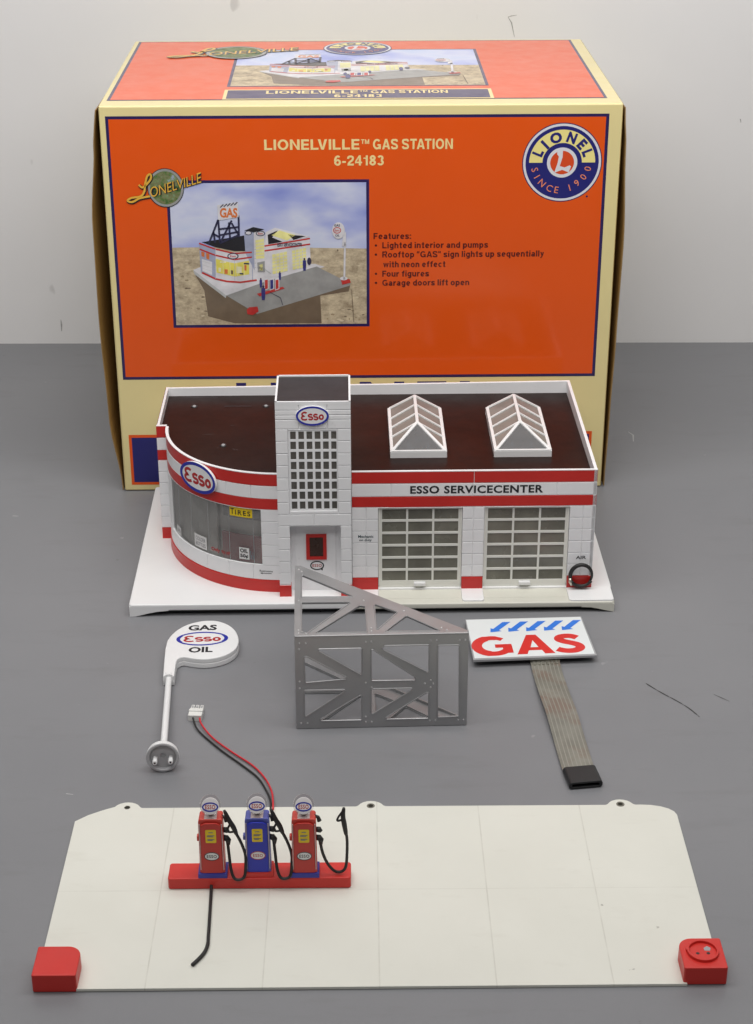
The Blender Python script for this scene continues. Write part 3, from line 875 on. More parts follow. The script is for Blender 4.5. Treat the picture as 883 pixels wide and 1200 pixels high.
    for i in range(1, 4):
        Ln([(440 + 55 * i / 4, 336 - 11 * i / 4), (441 + 56 * i / 4, 410 - 12 * i / 4)], 2, 'p_white')
        Ln([(514 + 52 * i / 4, 322 - 11 * i / 4), (516 + 52 * i / 4, 394 - 11 * i / 4)], 2, 'p_white')
    for i in range(1, 6):
        Ln([(440, 336 + 74 * i / 6), (496, 325 + 73 * i / 6)], 2, 'p_white')
        Ln([(514, 322 + 72 * i / 6), (567, 311 + 72 * i / 6)], 2, 'p_white')
        Ln([(378, 282 + 70 * i / 6), (411, 276 + 74 * i / 6)], 2, 'p_white')
    for (cx, cy, rx, ry) in ((294, 341, 21, 12), (352, 255, 13, 8), (397, 257, 17, 10)):
        O(cx, cy, rx, ry, 'p_dark')
    up()
    for (cx, cy, rx, ry) in ((294, 341, 17, 8.5), (352, 255, 10, 5.5), (397, 257, 14, 7)):
        O(cx, cy, rx, ry, 'p_white')
    up()
    for (cx, cy, w) in ((294, 341, 22), (397, 257, 18)): Tx('Esso', cx - w / 2, cy - 4, cx + w / 2, cy + 4, 'p_red', 0.02)
    Tx('ESSO SERVICECENTER', 460, 293, 552, 306, 'p_dark')
    # roof sign and its frame
    P([(237, 151), (314, 140), (317, 196), (240, 208)], 'p_white')
    for pts in ([(204, 294), (240, 205)], [(240, 205), (246, 292)], [(246, 292), (316, 262)], [(316, 190), (317, 270)], [(246, 292), (290, 208)], [(240, 240), (316, 232)], [(280, 215), (284, 280)], [(220, 256), (246, 270)], [(222, 250), (228, 290)], [(290, 218), (316, 262)], [(246, 262), (316, 250)]):
        Ln(pts, 7, 'p_dark')
    up()
    Tx('GAS', 246, 162, 312, 198, 'p_orange', 0.04)
    for i in range(5): Ln([(248 + 13 * i, 160 - 2 * i), (260 + 13 * i, 149 - 2 * i)], 4, 'p_dark')
    # pumps, figures, kerb blocks, tall sign
    P([(382, 484), (478, 458), (486, 464), (392, 494)], 'p_red')
    P([(344, 545), (352, 536), (384, 533), (388, 552), (366, 566), (346, 562)], 'p_red')
    P([(696, 434), (728, 430), (732, 444), (700, 452)], 'p_red')
    up()
    for (x, m) in ((418, 'p_red'), (438, 'p_blue'), (458, 'p_red')):
        P([(x - 8, 472), (x - 8, 424), (x + 8, 420), (x + 8, 466)], 'p_white')
    up()
    for (x, m) in ((418, 'p_red'), (438, 'p_blue'), (458, 'p_red')):
        P([(x - 6, 468), (x - 6, 432), (x + 5, 430), (x + 5, 464)], m)
        O(x, 414, 7, 7, 'p_white', 12)
    for (x, y, s) in ((406, 474, 0.85), (560, 368, 0.72), (397, 438, 0.55), (468, 412, 0.5)):
        P([(x - 8 * s, y - 14 * s), (x + 8 * s, y - 14 * s), (x + 9 * s, y + 12 * s), (x + 6 * s, y + 40 * s), (x - 6 * s, y + 40 * s), (x - 9 * s, y + 12 * s)], 'p_blue')
        O(x, y - 20 * s, 5 * s, 6 * s, 'p_dark', 10)
    O(578, 362, 8, 14, 'p_dark')
    Ln([(430, 478), (470, 500), (478, 528)], 2, 'p_dark')
    Ln([(712, 292), (708, 434)], 7, 'p_white')
    P([(701, 306), (704, 268), (716, 250), (716, 306)], 'p_white')
    O(688, 248, 24, 31, 'p_white')
    O(706, 428, 14, 7, 'p_white')
    Ln([(735, 470), (742, 596)], 2, 'p_brown')
    up()
    O(683, 247, 15, 12, 'p_red')
    up()
    O(683, 247, 12, 9, 'p_white')
    Tx('GAS', 672, 224, 694, 233, 'p_dark', 0.03); Tx('OIL', 676, 262, 692, 270, 'p_dark', 0.03)
    up()
    Tx('Esso', 674, 243, 692, 251, 'p_red', 0.02)
pc = MB()
picture(pc, fmap, -166.9, 163.6, 3.6, 292.6, 2.6)
pc.build('product_picture', PMATS, box)

# round town badge with slanting gold lettering
def town_badge(mb, mp, cx, cy, k, ky=1.0):
    T = lambda sh: xf(sh, k, k * ky, 0, cx, cy)
    mb.flat(T(ell(0, 0, 15.8, 17.2, 48)), mp, 0.62, 1)
    mb.flat(T(ell(0, 0, 15.2, 16.6, 48)), mp, 0.66, 0)
    mb.flat(T(ell(0, 0, 13.4, 14.6, 48)), mp, 0.70, 2)
    for j, (bold, m, d) in enumerate(((0.06, 1, 0.76), (0.0, 3, 0.82))):
        off = 0.45 if m == 1 else 0.0
        w = fit(text('ONELVILLE', bold), -13.5, -4.5, 31.0, 4.2)
        sh = []
        for x, y in w[0]:
            t = (x + 13.5) / 44.5
            y = y * (0.95 + 0.25 * abs(t - 0.5)) - 4.2 + 13.2 * t + 1.5 * (t - 0.5) ** 2
            sh.append((x + off, y - off))
        mb.flat(T((sh, w[1])), mp, d, m)
        sw = 2.8 if m == 1 else 1.7
        Lp = smooth_path([(-23, 3), (-20, 0.5), (-16, 3.5), (-12.2, 8.5), (-12.6, 12.2), (-15.5, 10), (-17.5, 3), (-18.6, -3), (-22, -7.2), (-30, -8.6), (-33.5, -11.0), (-29.5, -12.2), (-23, -9.0), (-14, -7.2)], 6)
        mb.flat(T(xf(stroke(Lp, sw), 1, 1, 0, off, -off)), mp, d, m)
tb = MB()
town_badge(tb, fmap, -169.8, 288.8, 1.0)
tb.build('town_badge', ['p_grey', 'p_black', 'p_town', 'gold'], box)

# lid print
tp = MB()
tp.flat(rect(-218.5, 20.0, 212.0, 287.8), tmap, 0.12, 0)
tp.flat(rect(-215.8, 22.8, 209.4, 285.0), tmap, 0.20, 1)
tp.flat(rect(-119.6, 21.6, 114.6, 61.0), tmap, 0.28, 2)
tp.flat(rect(-116.6, 24.4, 111.6, 58.2), tmap, 0.34, 0)
put_sans(tp, tmap, 'LIONELVILLE', -82.8, 43.0, -2.5, 12.0, 0.42, 2)
put_sans(tp, tmap, 'TM', -1.2, 49.6, 5.6, 5.4, 0.42, 2)
put_sans(tp, tmap, 'GAS STATION', 8.6, 43.0, 76.0, 12.0, 0.42, 2)
put_sans(tp, tmap, '6-24183', -23.3, 28.0, 18.1, 11.0, 0.42, 2)
tp.build('lid_print', ['navy', 'orange', 'creamtext'], box)
lp = MB()
picture(lp, tmap, -115.8, 76.0, 111.0, 240.0, 2.8)
lp.build('lid_picture', PMATS, box)
le = MB()
emblem(le, lambda u, w, d: tmap(u, w, d + 0.55), -1.4, 246.5, 33.0)
le.build('lid_emblem', ['navy', 'emwhite', 'emblue', 'emyellow', 'orangered', 'empink'], box)
lb = MB()
town_badge(lb, lambda u, w, d: tmap(u, w, d + 0.3), -118.5, 227.0, 1.9, 0.95)
lb.build('lid_badge', ['p_grey', 'p_black', 'p_town', 'gold'], box)

# ------------------------------------------------------------------ model gas station
gs = thing('gas_station_model', 'white model building with red stripes, square tower, curved show window and two garage doors', 'model building', (-3.5, 1236.2, 0), 0.0183)
BZ = 11.0
ZR = [21.5, 32.1, 42.7, 53.3, 63.9, 74.5]
RB = (85.2, 94.6, 106.0, 116.6)
def band(s, z):
    if z < 21.5: return 1
    if RB[0] < z < RB[1] or RB[2] < z: return 1
    return 0
# platform
pl = MB()
def slab(x0, x1, y0, y1, z0, z1, r, mat, bev=1.0):
    sh = plate(rounded([(x0, y0), (x1, y0), (x1, y1), (x0, y1)], r, 4), [], z1 - z0, bev, 2)
    pl.solid(sh, lambda x, y, z: (x, y, z + (z0 + z1) / 2), mat)
slab(-197, -15.4, 0, 228, 5.2, BZ, [2.5, 0, 0, 2.5], 0, 1.2)
slab(-15.4, 197, 0, 26, 4.6, 9.5, [0, 3, 0, 0], 1, 1.2)
slab(-15.6, 197, 24, 228, 5.0, BZ, [0, 0, 2.5, 0], 0, 0.5)
slab(-15.2, 5.4, 4.5, 24.5, 8.5, BZ, [1.5, 2.5, 0, 0], 0, 0.6)
slab(73.2, 91.0, 2.5, 24.5, 8.5, BZ, [2.5, 2.5, 0, 0], 0, 0.6)
slab(160.0, 196.5, 1.2, 24.5, 8.5, BZ, [3, 2, 0, 0], 0, 0.6)
pl.box(-15, 160, 8.9, 9.4, 9.45, 9.62, 1)
# flared feet at the two front corners and plain skirts round the other sides
def skirt(pts, zt, mat, y0=-0.05, y1=2.4):
    vs, fs = [], []
    for (u, z) in pts:
        vs += [(u, y0, z), (u, y1, z), (u, y0, zt), (u, y1, zt)]
    for i in range(len(pts) - 1):
        a = 4 * i
        fs += [(a, a + 4, a + 6, a + 2), (a + 1, a + 3, a + 7, a + 5), (a, a + 1, a + 5, a + 4), (a + 2, a + 6, a + 7, a + 3)]
    fs += [(0, 2, 3, 1), (4 * len(pts) - 4, 4 * len(pts) - 3, 4 * len(pts) - 1, 4 * len(pts) - 2)]
    pl.add(vs, fs, mat)
skirt([(-196.6, 0.2), (-192, 0.4), (-187, 1.6), (-181, 3.2), (-174, 4.5), (-165, 5.3)], 9.2, 0)
skirt([(170, 4.8), (178, 4.4), (184, 3.2), (190, 1.6), (196.6, 0.2)], 7.8, 1)
pl.box(-196.8, -194.6, 2.5, 227, 0.2, 7, 0); pl.box(194.6, 196.8, 2.5, 227, 0.2, 7, 0); pl.box(-195, 195, 225, 227.2, 0.2, 7, 0)
pl.build('platform', ['bright', 'cream'], gs, smooth=True, auto=35)
uf = MB(); uf.box(-186, 186, 5.5, 222, 0.4, 5.1)  # black block added to stand for the shade under the platform
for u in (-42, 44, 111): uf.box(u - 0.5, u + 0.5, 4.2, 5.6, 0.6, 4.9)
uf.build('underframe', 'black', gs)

# front wall with two garage openings
V = 23.0
fw = MB()
mpF = lambda s, z, d: (s, V - d, z)
jz = []
for z in ZR + [RB[0]]:
    for a, c in ((-15.6, 5.2), (73.4, 90.8), (160.0, 180.4)): jz.append((z, a, c))
for z in RB[1:3]: jz.append((z, -15.6, 180.4))
js = []
for x in (-4.4, 82.0, 170.6):
    js.append((x, 21.5, RB[0]))
for x in (15.5, 81.0, 148.5): js.append((x, RB[1], RB[2]))
js.append((82.0, RB[2], RB[3]))
wall_sheet(fw, mpF, -15.8, 180.6, BZ, RB[3], js, jz, [(5.2, 73.4, 9.4, RB[0] - 0.6), (90.8, 160.0, 9.4, RB[0] - 0.6)], band, rev=5)
fw.box(-15.8, 180.6, V + 0.5, V + 2.2, RB[0], RB[3] + 0.25, 0)
fw.box(-15.8, 180.6, V - 0.05, V + 2.2, RB[3] - 0.35, RB[3] + 0.3, 0)
for a, c in ((-15.6, 5.0), (73.6, 90.6), (160.2, 180.4)):
    fw.box(a, c, V + 0.6, V + 6, BZ, RB[0], 0)
    fw.box(a, c, V - 0.7, V + 0.3, BZ - 0.3, 21.2, 1)
fw.build('front_wall', ['white', 'red'], gs)
sl = MB()
sl.flat(line('ESSO SERVICECENTER', 30.9, 97.1, 137.5, h=6.9, bold=0.03, space=1.08), mpF, 0.12)
sl.build('fascia_lettering', 'ink', gs)
ml = MB()
ml.flat(line('Mechanic', -11.0, 58.1, 1.4, h=2.5, bold=0.02), mpF, 0.12)
ml.flat(line('on duty', -10.2, 54.6, 0.0, h=2.6, bold=0.02), mpF, 0.12)
ml.build('duty_lettering', 'tealink', gs)
al = MB(); al.flat(line('AIR', 166.6, 36.9, 175.0, h=2.9, bold=0.02), mpF, 0.12)
al.build('hose_lettering', 'ink', gs)

# garage doors
def garage_door(x0, x1):
    w = x1 - x0; V2 = V + 2.6
    m = MB()
    cols = [x0 + 2.4 + (w - 4.8) * i / 3 for i in range(4)]
    z0, z1 = 14.0, RB[0] - 0.8
    rows = [z0 + 2.2 + (z1 - z0 - 3.4) * i / 6 for i in range(7)]
    hs = [(cols[i] + 0.85, cols[i + 1] - 0.85, rows[j] + 1.0, rows[j + 1] - 1.0) for i in range(3) for j in range(6)]
    wall_sheet(m, lambda s, z, d: (s, V2 - d, z), x0 + 0.3, x1 - 0.3, z0, z1, [], [], hs, None, rev=0.7)
    m.box(x0 + 0.3, x0 + 1.5, V2 - 0.8, V2 + 0.2, z0, z1); m.box(x1 - 1.5, x1 - 0.3, V2 - 0.8, V2 + 0.2, z0, z1)
    m.box(x0 + 0.3, x1 - 0.3, V2 + 0.05, V2 + 1.6, z0 - 4.4, z0 + 0.1)
    d = m.build('garage_door', 'doorframe', gs)
    g = MB(); g.box(x0 + 1, x1 - 1, V2 + 0.6, V2 + 1.2, z0 + 0.5, z1 - 0.5)
    g.build('glazing', 'doorpane', d)
    k = MB(); c = (x0 + x1) / 2
    k.box(c - 4.8, c + 4.8, V2 - 3.4, V2 - 0.1, z0 - 0.6, z0 + 2.6)
    k.build('handle', 'bright', d, bevel=0.5)
garage_door(5.2, 73.4)
garage_door(90.8, 160.0)

# left end pillar, rear and side walls
lw = MB()
wall_sheet(lw, lambda s, z, d: (s, 120.6 - d, z), -180.4, -171.4, BZ, RB[3], [], [(z, -180.4, -171.4) for z in ZR + list(RB[:3])], [], band)
lw.box(-180.3, -171.5, 121.2, 124, BZ, RB[3] + 0.1, 0)
wall_sheet(lw, lambda s, z, d: (-180.4 - d, s, z), 120.6, 213, BZ, RB[3] - 1, [(s, BZ, RB[3] - 1) for s in (143, 166, 190)], [(z, 120.6, 213) for z in ZR + list(RB[:3])], [(140, 152, 54, 76), (172, 184, 54, 76)], band)
lw.box(-180.0, -178.0, 121.5, 213, BZ, RB[3] - 0.9, 0)
lw.build('left_wall', ['white', 'red'], gs)
bw = MB()
bw.hexa([(-180, 210.5, BZ), (180, 210.5, BZ), (180, 213, BZ), (-180, 213, BZ)], [(-180, 210.5, 115.6), (178, 210.5, 119.2), (178, 213, 119.2), (-180, 213, 115.6)])
bw.build('rear_wall', 'white', gs, bevel=0.4)
rw = MB()
wall_sheet(rw, lambda s, z, d: (180.6 + d, s, z), V, 213, BZ, RB[3], [], [(z, V, 213) for z in ZR + list(RB[:3])], [], band)
rw.hexa([(177.9, V, BZ), (180.2, V, BZ), (180.2, 213, BZ), (177.9, 213, BZ)], [(177.9, V, 116.9), (180.4, V, 116.9), (180.4, 213, 119.2), (177.9, 213, 119.2)])
rw.build('right_wall', ['white', 'red'], gs)

# curved front
CX, CY, R = -72.0, 120.0, 100.0
def mpC(s, z, d):
    a = math.radians(-180 + s * 180 / PI / R)
    return (CX + (R + d) * math.cos(a), CY + (R + d) * math.sin(a), z)
sdeg = lambda deg: (deg + 180) * PI / 180 * R
cw = MB()
SA, SB = sdeg(-163.5), sdeg(-99.8)
jz = [(z, SB, sdeg(-90)) for z in ZR[2:] + [35.0]] + [(21.5, 0, 157.08), (RB[0], 0, 157.08), (RB[1], 0, 157.08), (RB[2], 0, 157.08), (35.0, 0, SA)] + [(z, 0, SA) for z in ZR[2:]]
js = []
for dg in (-104.2, -116.7, -129.2, -141.7, -154.2, -166.7):
    js += [(sdeg(dg), 21.5, 34.8), (sdeg(dg), RB[1], RB[2])]
wall_sheet(cw, mpC, 0, 157.08, BZ, RB[3], js, jz, [(SA, SB, 35.2, RB[0] - 0.3)], band, step=3.0, rev=1.6, g=0.36, dep=0.6)
def ribs(s0, s1, z0, z1, d0, d1, mat=0, n=52):
    vs, fs = [], []
    for i in range(n + 1):
        s = s0 + (s1 - s0) * i / n
        vs += [mpC(s, z0, d0), mpC(s, z0, d1), mpC(s, z1, d0), mpC(s, z1, d1)]
    for i in range(n):
        a = 4 * i
        fs += [(a, a + 4, a + 6, a + 2), (a + 1, a + 3, a + 7, a + 5), (a, a + 1, a + 5, a + 4), (a + 2, a + 6, a + 7, a + 3)]
    fs += [(0, 2, 3, 1), (4 * n, 4 * n + 1, 4 * n + 3, 4 * n + 2)]
    cw.add(vs, fs, mat)
ribs(0, 157.08, RB[0], RB[3] + 0.25, -2.4, -0.6)
ribs(0, 157.08, RB[3] - 0.3, RB[3] + 0.3, -2.4, 0.06)
ribs(0, 157.08, BZ - 0.3, 21.2, -0.3, 0.7, 1)
ribs(0, 157.08, BZ, 35.0, -2.2, -0.6)
ribs(SB + 0.2, 157.08, 35.2, RB[0], -2.2, -0.6, n=8)
cwo = cw.build('curved_wall', ['white', 'red'], gs)
sw = MB()
vs, fs = [], []
n = 40
for i in range(n + 1):
    s = SA + (SB - SA) * i / n
    vs += [mpC(s, 34.5, -1.3), mpC(s, 86.0, -1.3)]
sw.add(vs, [(2 * i, 2 * i + 2, 2 * i + 3, 2 * i + 1) for i in range(n)])
swo = sw.build('show_window', 'glass', gs, smooth=True, normals=False)
mu = MB()
for dg in (-103.8, -116.2, -128.4, -140.5, -152.5):
    mu.bar(mpC(sdeg(dg), 35, -1.2), mpC(sdeg(dg), 85.4, -1.2), 0.35, 0.35, up=(1, 0.3, 0))
mu.build('mullion', 'greymetal', swo)
def sticker(name, d0, d1, z0, z1, mats, fill):
    m = MB(); f = lambda x, y, d: mpC(sdeg(x), y, d - 1.1)
    if mats[0]:
        k = 6; vs = []
        for i in range(k + 1):
            x = d0 + (d1 - d0) * i / k; vs += [f(x, z0, 0), f(x, z1, 0)]
        m.add(vs, [(2 * i, 2 * i + 2, 2 * i + 3, 2 * i + 1) for i in range(k)], 0)
    fill(m, f)
    m.build(name, [x or 'ink' for x in mats], swo, normals=False)
def deg_text(m, f, s, d0, d1, z0, z1, mat=1, bold=0.0, d=0.12, sp=1.0): m.flat(fit(text(s, bold, sp), d0, z0, d1, z1), f, d, mat)
sticker('yellow_notice', -115.5, -104.1, 76.1, 84.3, ['yellow', 'ink'], lambda m, f: (deg_text(m, f, 'T', -115.0, -113.2, 77.6, 82.9, 1, 0.015), deg_text(m, f, 'IRES', -112.6, -105.0, 77.6, 81.9, 1, 0.015, 0.12, 1.25)))
sticker('oil_notice', -111.3, -106.2, 38.1, 48.6, ['paper', 'ink'], lambda m, f: (deg_text(m, f, 'OIL', -110.8, -106.8, 44.0, 47.6, 1, 0.03), deg_text(m, f, '50¢', -110.8, -106.8, 38.9, 42.8, 1, 0.03)))
sticker('bottle_notice', -106.0, -103.4, 38.3, 46.8, [None, 'greyink'], lambda m, f: (m.flat(fit(stroke([(0, 0), (0, 3), (-.6, 4), (-.6, 7)], [1.6, 1.6, .8, .8]), -105.8, 38.8, -104.8, 46.5), f, 0.1, 1), m.flat(fit(stroke([(0, 0), (0, 3), (-.6, 4), (-.6, 7)], [1.6, 1.6, .8, .8]), -104.6, 38.8, -103.7, 45.2), f, 0.1, 1)))
sticker('red_notice', -127.0, -115.9, 38.9, 42.6, [None, 'esso_red'], lambda m, f: (deg_text(m, f, 'Only', -126.9, -121.8, 38.6, 42.9, 1, 0.03), deg_text(m, f, '9¢ off', -121.0, -116.0, 38.9, 42.4, 1, 0.02)))
sticker('white_notice', -138.6, -129.9, 37.3, 49.0, ['paper', 'greyink'], lambda m, f: (deg_text(m, f, 'COLDER', -137.6, -130.8, 43.6, 47.0, 1, 0.0), deg_text(m, f, 'BOTTLES', -137.6, -130.8, 38.8, 42.2, 1, 0.0)))
sticker('small_notice', -157.0, -151.5, 36.4, 44.0, ['paper', 'greyink'], lambda m, f: deg_text(m, f, 'OPEN', -156.0, -152.4, 38.6, 41.6, 1))
rl = MB(); fC = lambda x, y, d: mpC(sdeg(x), y, d)
rl.flat(fit(text('Restrooms', 0.01), -101.2, 28.9, -95.0, 30.6), fC, 0.12)
rl.flat(poly([(-101.0, 27.6), (-99.9, 28.4), (-99.9, 27.85), (-95.6, 27.85), (-95.6, 27.35), (-99.9, 27.35), (-99.9, 26.8)]), fC, 0.12)
rl.build('arrow_lettering', 'ink', gs, normals=False)
# oval sign on the curve: a flat plate fixed as a tangent
ang = math.radians(-132.2)
nrm = Vector((math.cos(ang), math.sin(ang), 0)); tan = Vector((-math.sin(ang), math.cos(ang), 0)); cc = Vector((CX, CY, 0)) + nrm * (R + 0.6) + Vector((0, 0, 103.0))
mpO = lambda x, y, d: tuple(cc + tan * x + Vector((0, 0, y)) + nrm * d)
os_ = MB()
os_.solid(plate(ell(0, 0, 20.5, 13.2, 48)[0], [], 2.2, 0.4), mpO, 0)
os_.flat(ell(0, 0, 20.0, 12.7), mpO, 1.15, 0)
oval_mark(os_, mpO, 0, 0, 41.0, 26.4, 0.105, (0, 1, 2), 1.2, lw=0.76, lh=0.50, sw=0.235)
os_.build('oval_sign', ['enamel_white', 'esso_blue', 'esso_red'], gs)

# interior seen through the show window
it = MB()
it.box(-165, -76, 118, 120, BZ, 107, 0); it.box(-77.5, -75.5, 26, 120, BZ, 107, 0)
it.add([(x, y, BZ + 0.1) for x, y in [(CX + 97.0 * math.cos(math.radians(a)), CY + 97.0 * math.sin(math.radians(a))) for a in range(-178, -91, 4)] + [(-76, 24), (-76, 119)]], [tuple(range(24))], 0)
def curved_panel(d0, d1, rad, z0, z1, mat):
    k = 10; vs = []
    for i in range(k + 1):
        a = math.radians(d0 + (d1 - d0) * i / k)
        for r_ in (rad, rad - 2):
            for z in (z0, z1): vs.append((CX + r_ * math.cos(a), CY + r_ * math.sin(a), z))
    fs = []
    for i in range(k):
        a = 4 * i
        fs += [(a, a + 4, a + 5, a + 1), (a + 2, a + 3, a + 7, a + 6), (a + 1, a + 5, a + 7, a + 3)]
    fs += [(0, 1, 3, 2), (4 * k, 4 * k + 2, 4 * k + 3, 4 * k + 1)]
    it.add(vs, fs, mat)
curved_panel(-121, -96, 97, BZ, 59, 1)
curved_panel(-166, -124, 96.6, BZ, 100, 0)  # pale backing added close behind the glass, catches light to brighten the window
curved_panel(-121, -97, 94, 72, 82, 2)
curved_panel(-124, -96, 92, BZ, 100, 0)
it.build('interior_and_bounce_panels', ['greywall', 'maroon', 'greymetal'], gs)

# tower
tw = MB()
TV = 12.2; T0, T1 = -74.9, -16.2
mpT = lambda s, z, d: (s, TV - d, z)
tz = [84.9, 95.4, 106.0, 116.6, 127.2, 137.7, 148.2, 158.6]
jz = [(84.9, T0, T1), (158.6, T0, T1), (166.4, T0, T1), (170.2, T0, T1), (174.4, T0, T1), (74.6, T0, T1)]
for z in tz[1:-1]: jz += [(z, T0, -65.6), (z, -26.8, T1)]
for z in ZR[:-1]: jz += [(z, T0, -65.8), (z, -24.9, T1)]
js = [(-56.5, 158.6, 166.4), (-34.5, 158.6, 166.4), (-56.5, 174.4, 181.3), (-34.5, 174.4, 181.3), (-46, 74.6, 84.9), (-65.6, 84.9, 158.6), (-26.8, 84.9, 158.6)]
wall_sheet(tw, mpT, T0, T1, BZ, 181.3, js, jz, [(-65.0, -27.4, 87.6, 158.0), (-65.8, -24.9, BZ - 1, 74.6)], lambda s, z: 1 if z < 21.2 else 0, rev=0.7)
tw.box(T0 + 0.05, T1 - 0.05, TV + 1.0, 70, RB[0] - 0.5, 179.4, 0)
for a, c in ((T0, -65.8), (-24.9, T1)):
    tw.box(a + 0.05, c - 0.02, TV + 0.7, V + 1.5, BZ, 84.8, 0)
    tw.box(a - 0.25, c + 0.25, TV - 0.7, TV + 6, BZ - 0.3, 20.9, 1)
    wall_sheet(tw, (lambda s, z, d, a=a: (a - d, s, z)) if a == T0 else (lambda s, z, d, c=c: (c + d, s, z)), TV, 69.9, BZ if a != T0 else BZ, 181.3, [], [(z, TV, 69.9) for z in ZR[:-1] + [74.6] + tz], [], lambda s, z: 0)
tw.box(-65.9, -24.8, TV + 0.6, V + 1.5, 74.7, 85, 0)
# parapet rim of the tower
for q in ((T0, T1, TV - 0.05, TV + 1.5), (T0, T1, 68.6, 70.1), (T0, T0 + 1.5, TV, 70), (T1 - 1.5, T1, TV, 70)):
    tw.box(*q, 179, 181.5, 0)
two = tw.build('tower', ['white', 'red'], gs)
tr = MB(); tr.box(T0 + 1.2, T1 - 1.2, TV + 1.2, 69, 179.3, 180.3)
tr.build('tower_roof', 'roofgrey', two)
lt = MB()
pw, ph, px_, pz_ = 4.4, 6.6, 6.40, 8.62
hs = [(-63.6 + px_ * i, -63.6 + px_ * i + pw, 89.4 + pz_ * j, 89.4 + pz_ * j + ph) for i in range(6) for j in range(8)]
wall_sheet(lt, lambda s, z, d: (s, TV + 0.5 - d, z), -65.0, -27.4, 87.6, 158.0, [], [], hs, None, rev=0.6)
lto = lt.build('lattice_window', 'white', two)
g = MB(); g.add([(-64.8, TV + 0.95, 88), (-27.6, TV + 0.95, 88), (-27.6, TV + 0.95, 157.8), (-64.8, TV + 0.95, 157.8)], [(0, 1, 2, 3)])
g.build('glazing', 'towerpane', lto, normals=False)
ts = MB()
mpS = lambda x, y, d: (x, TV - d, y)
ts.solid(plate(ell(-45.9, 170.0, 12.8, 8.2, 48)[0], [], 1.2, 0.3), lambda x, y, z: (x, TV - 0.6 - z, y), 0)
oval_mark(ts, mpS, -45.9, 170.0, 25.6, 16.4, 0.10, (0, 1, 2), 1.25, lw=0.70, lh=0.46, sw=0.22)
ts.build('oval_sign', ['enamel_white', 'esso_blue', 'esso_red'], two)

# entrance behind the tower pillars
en = MB()
en.box(-65.8, -24.9, V, V + 1.4, BZ - 0.5, 74.6, 0)
en.box(-61.5, -29.4, V - 0.35, V + 0.2, BZ, 70.6, 0)
en.box(-29.2, -28.7, V - 0.5, V + 0.2, BZ, 70.6, 0)
eno = en.build('entrance_door', 'white', gs, bevel=0.2)
dw = MB()
for q in ((-53.2, -50.4, 39.3, 62.2), (-39.4, -36.6, 39.3, 62.2), (-50.4, -39.4, 39.3, 42.0), (-50.4, -39.4, 59.5, 62.2)):
    dw.box(q[0], q[1], V - 1.3, V - 0.3, q[2], q[3], 0)
dw.box(-50.6, -39.2, V - 0.7, V - 0.36, 41.8, 59.7, 1)
dw.build('door_window', ['red', 'darkpane'], eno)
de = MB()
mpD = lambda x, y, d: (x, V - 0.35 - d, y)
oval_mark(de, mpD, -44.6, 33.6, 11.4, 8.4, 0.12, (0, 1, 2), 0.1, plain=True, lw=0.66, lh=0.32)
de.flat(poly([(-41.8, 30.2), (-39.9, 31.0), (-40.2, 28.9)]), mpD, 0.2, 1)
de.build('door_emblem', ['enamel_white', 'ink', 'esso_red'], eno)

# roof
rf = MB()
pts = [(CX + 98.0 * math.cos(math.radians(a)), CY + 98.0 * math.sin(math.radians(a))) for a in range(-180, -89, 3)]
pts += [(-16, 22 + 2.5), (178.2, V + 2.0), (178.2, 210.8), (-178.4, 210.8), (-178.4, 121.8)]
rf.add([(x, y, 108.0) for x, y in pts], [tuple(range(len(pts)))], 0)
rf.box(-127.0, -103.0, 183.4, 186.8, 107.9, 108.15, 1)
rfo = rf.build('roof', ['roof', 'black'], gs, normals=False)
for (u, v) in ((-153.3, 185.2), (-90.3, 184.8), (-122.6, 98.6)):
    m = MB(); m.lathe([(3.2, 0.06), (3.1, 0.35), (1.6, 0.4), (1.5, 0.9), (1.0, 1.2), (0.0, 1.3)], (u, v, 108.0), n=20, mat=0)
    m.m = [0] * 40 + [1] * (len(m.f) - 40)
    m.build('roof_screw', ['black', 'greymetal'], rfo, smooth=True)
# pale scuffs on the roof sheet
for (x, y, a, l) in ((-142, 122, 0.05, 11), (-128, 93, 0.6, 2), (-115, 92, -0.9, 5), (-112, 90, -0.7, 3), (-120, 140, 0.4, 5), (-172, 206, 0.0, 38)):
    sf = MB(); sf.flat(stroke([(x, y), (x + l * math.cos(a) * 0.5, y + l * math.sin(a) * 0.5 + 0.3), (x + l * math.cos(a), y + l * math.sin(a))], [0.1, 0.45, 0.1]), lambda p, q, d: (p, q, 108.12))
    sf.build('scuff', 'scuff', rfo, normals=False)

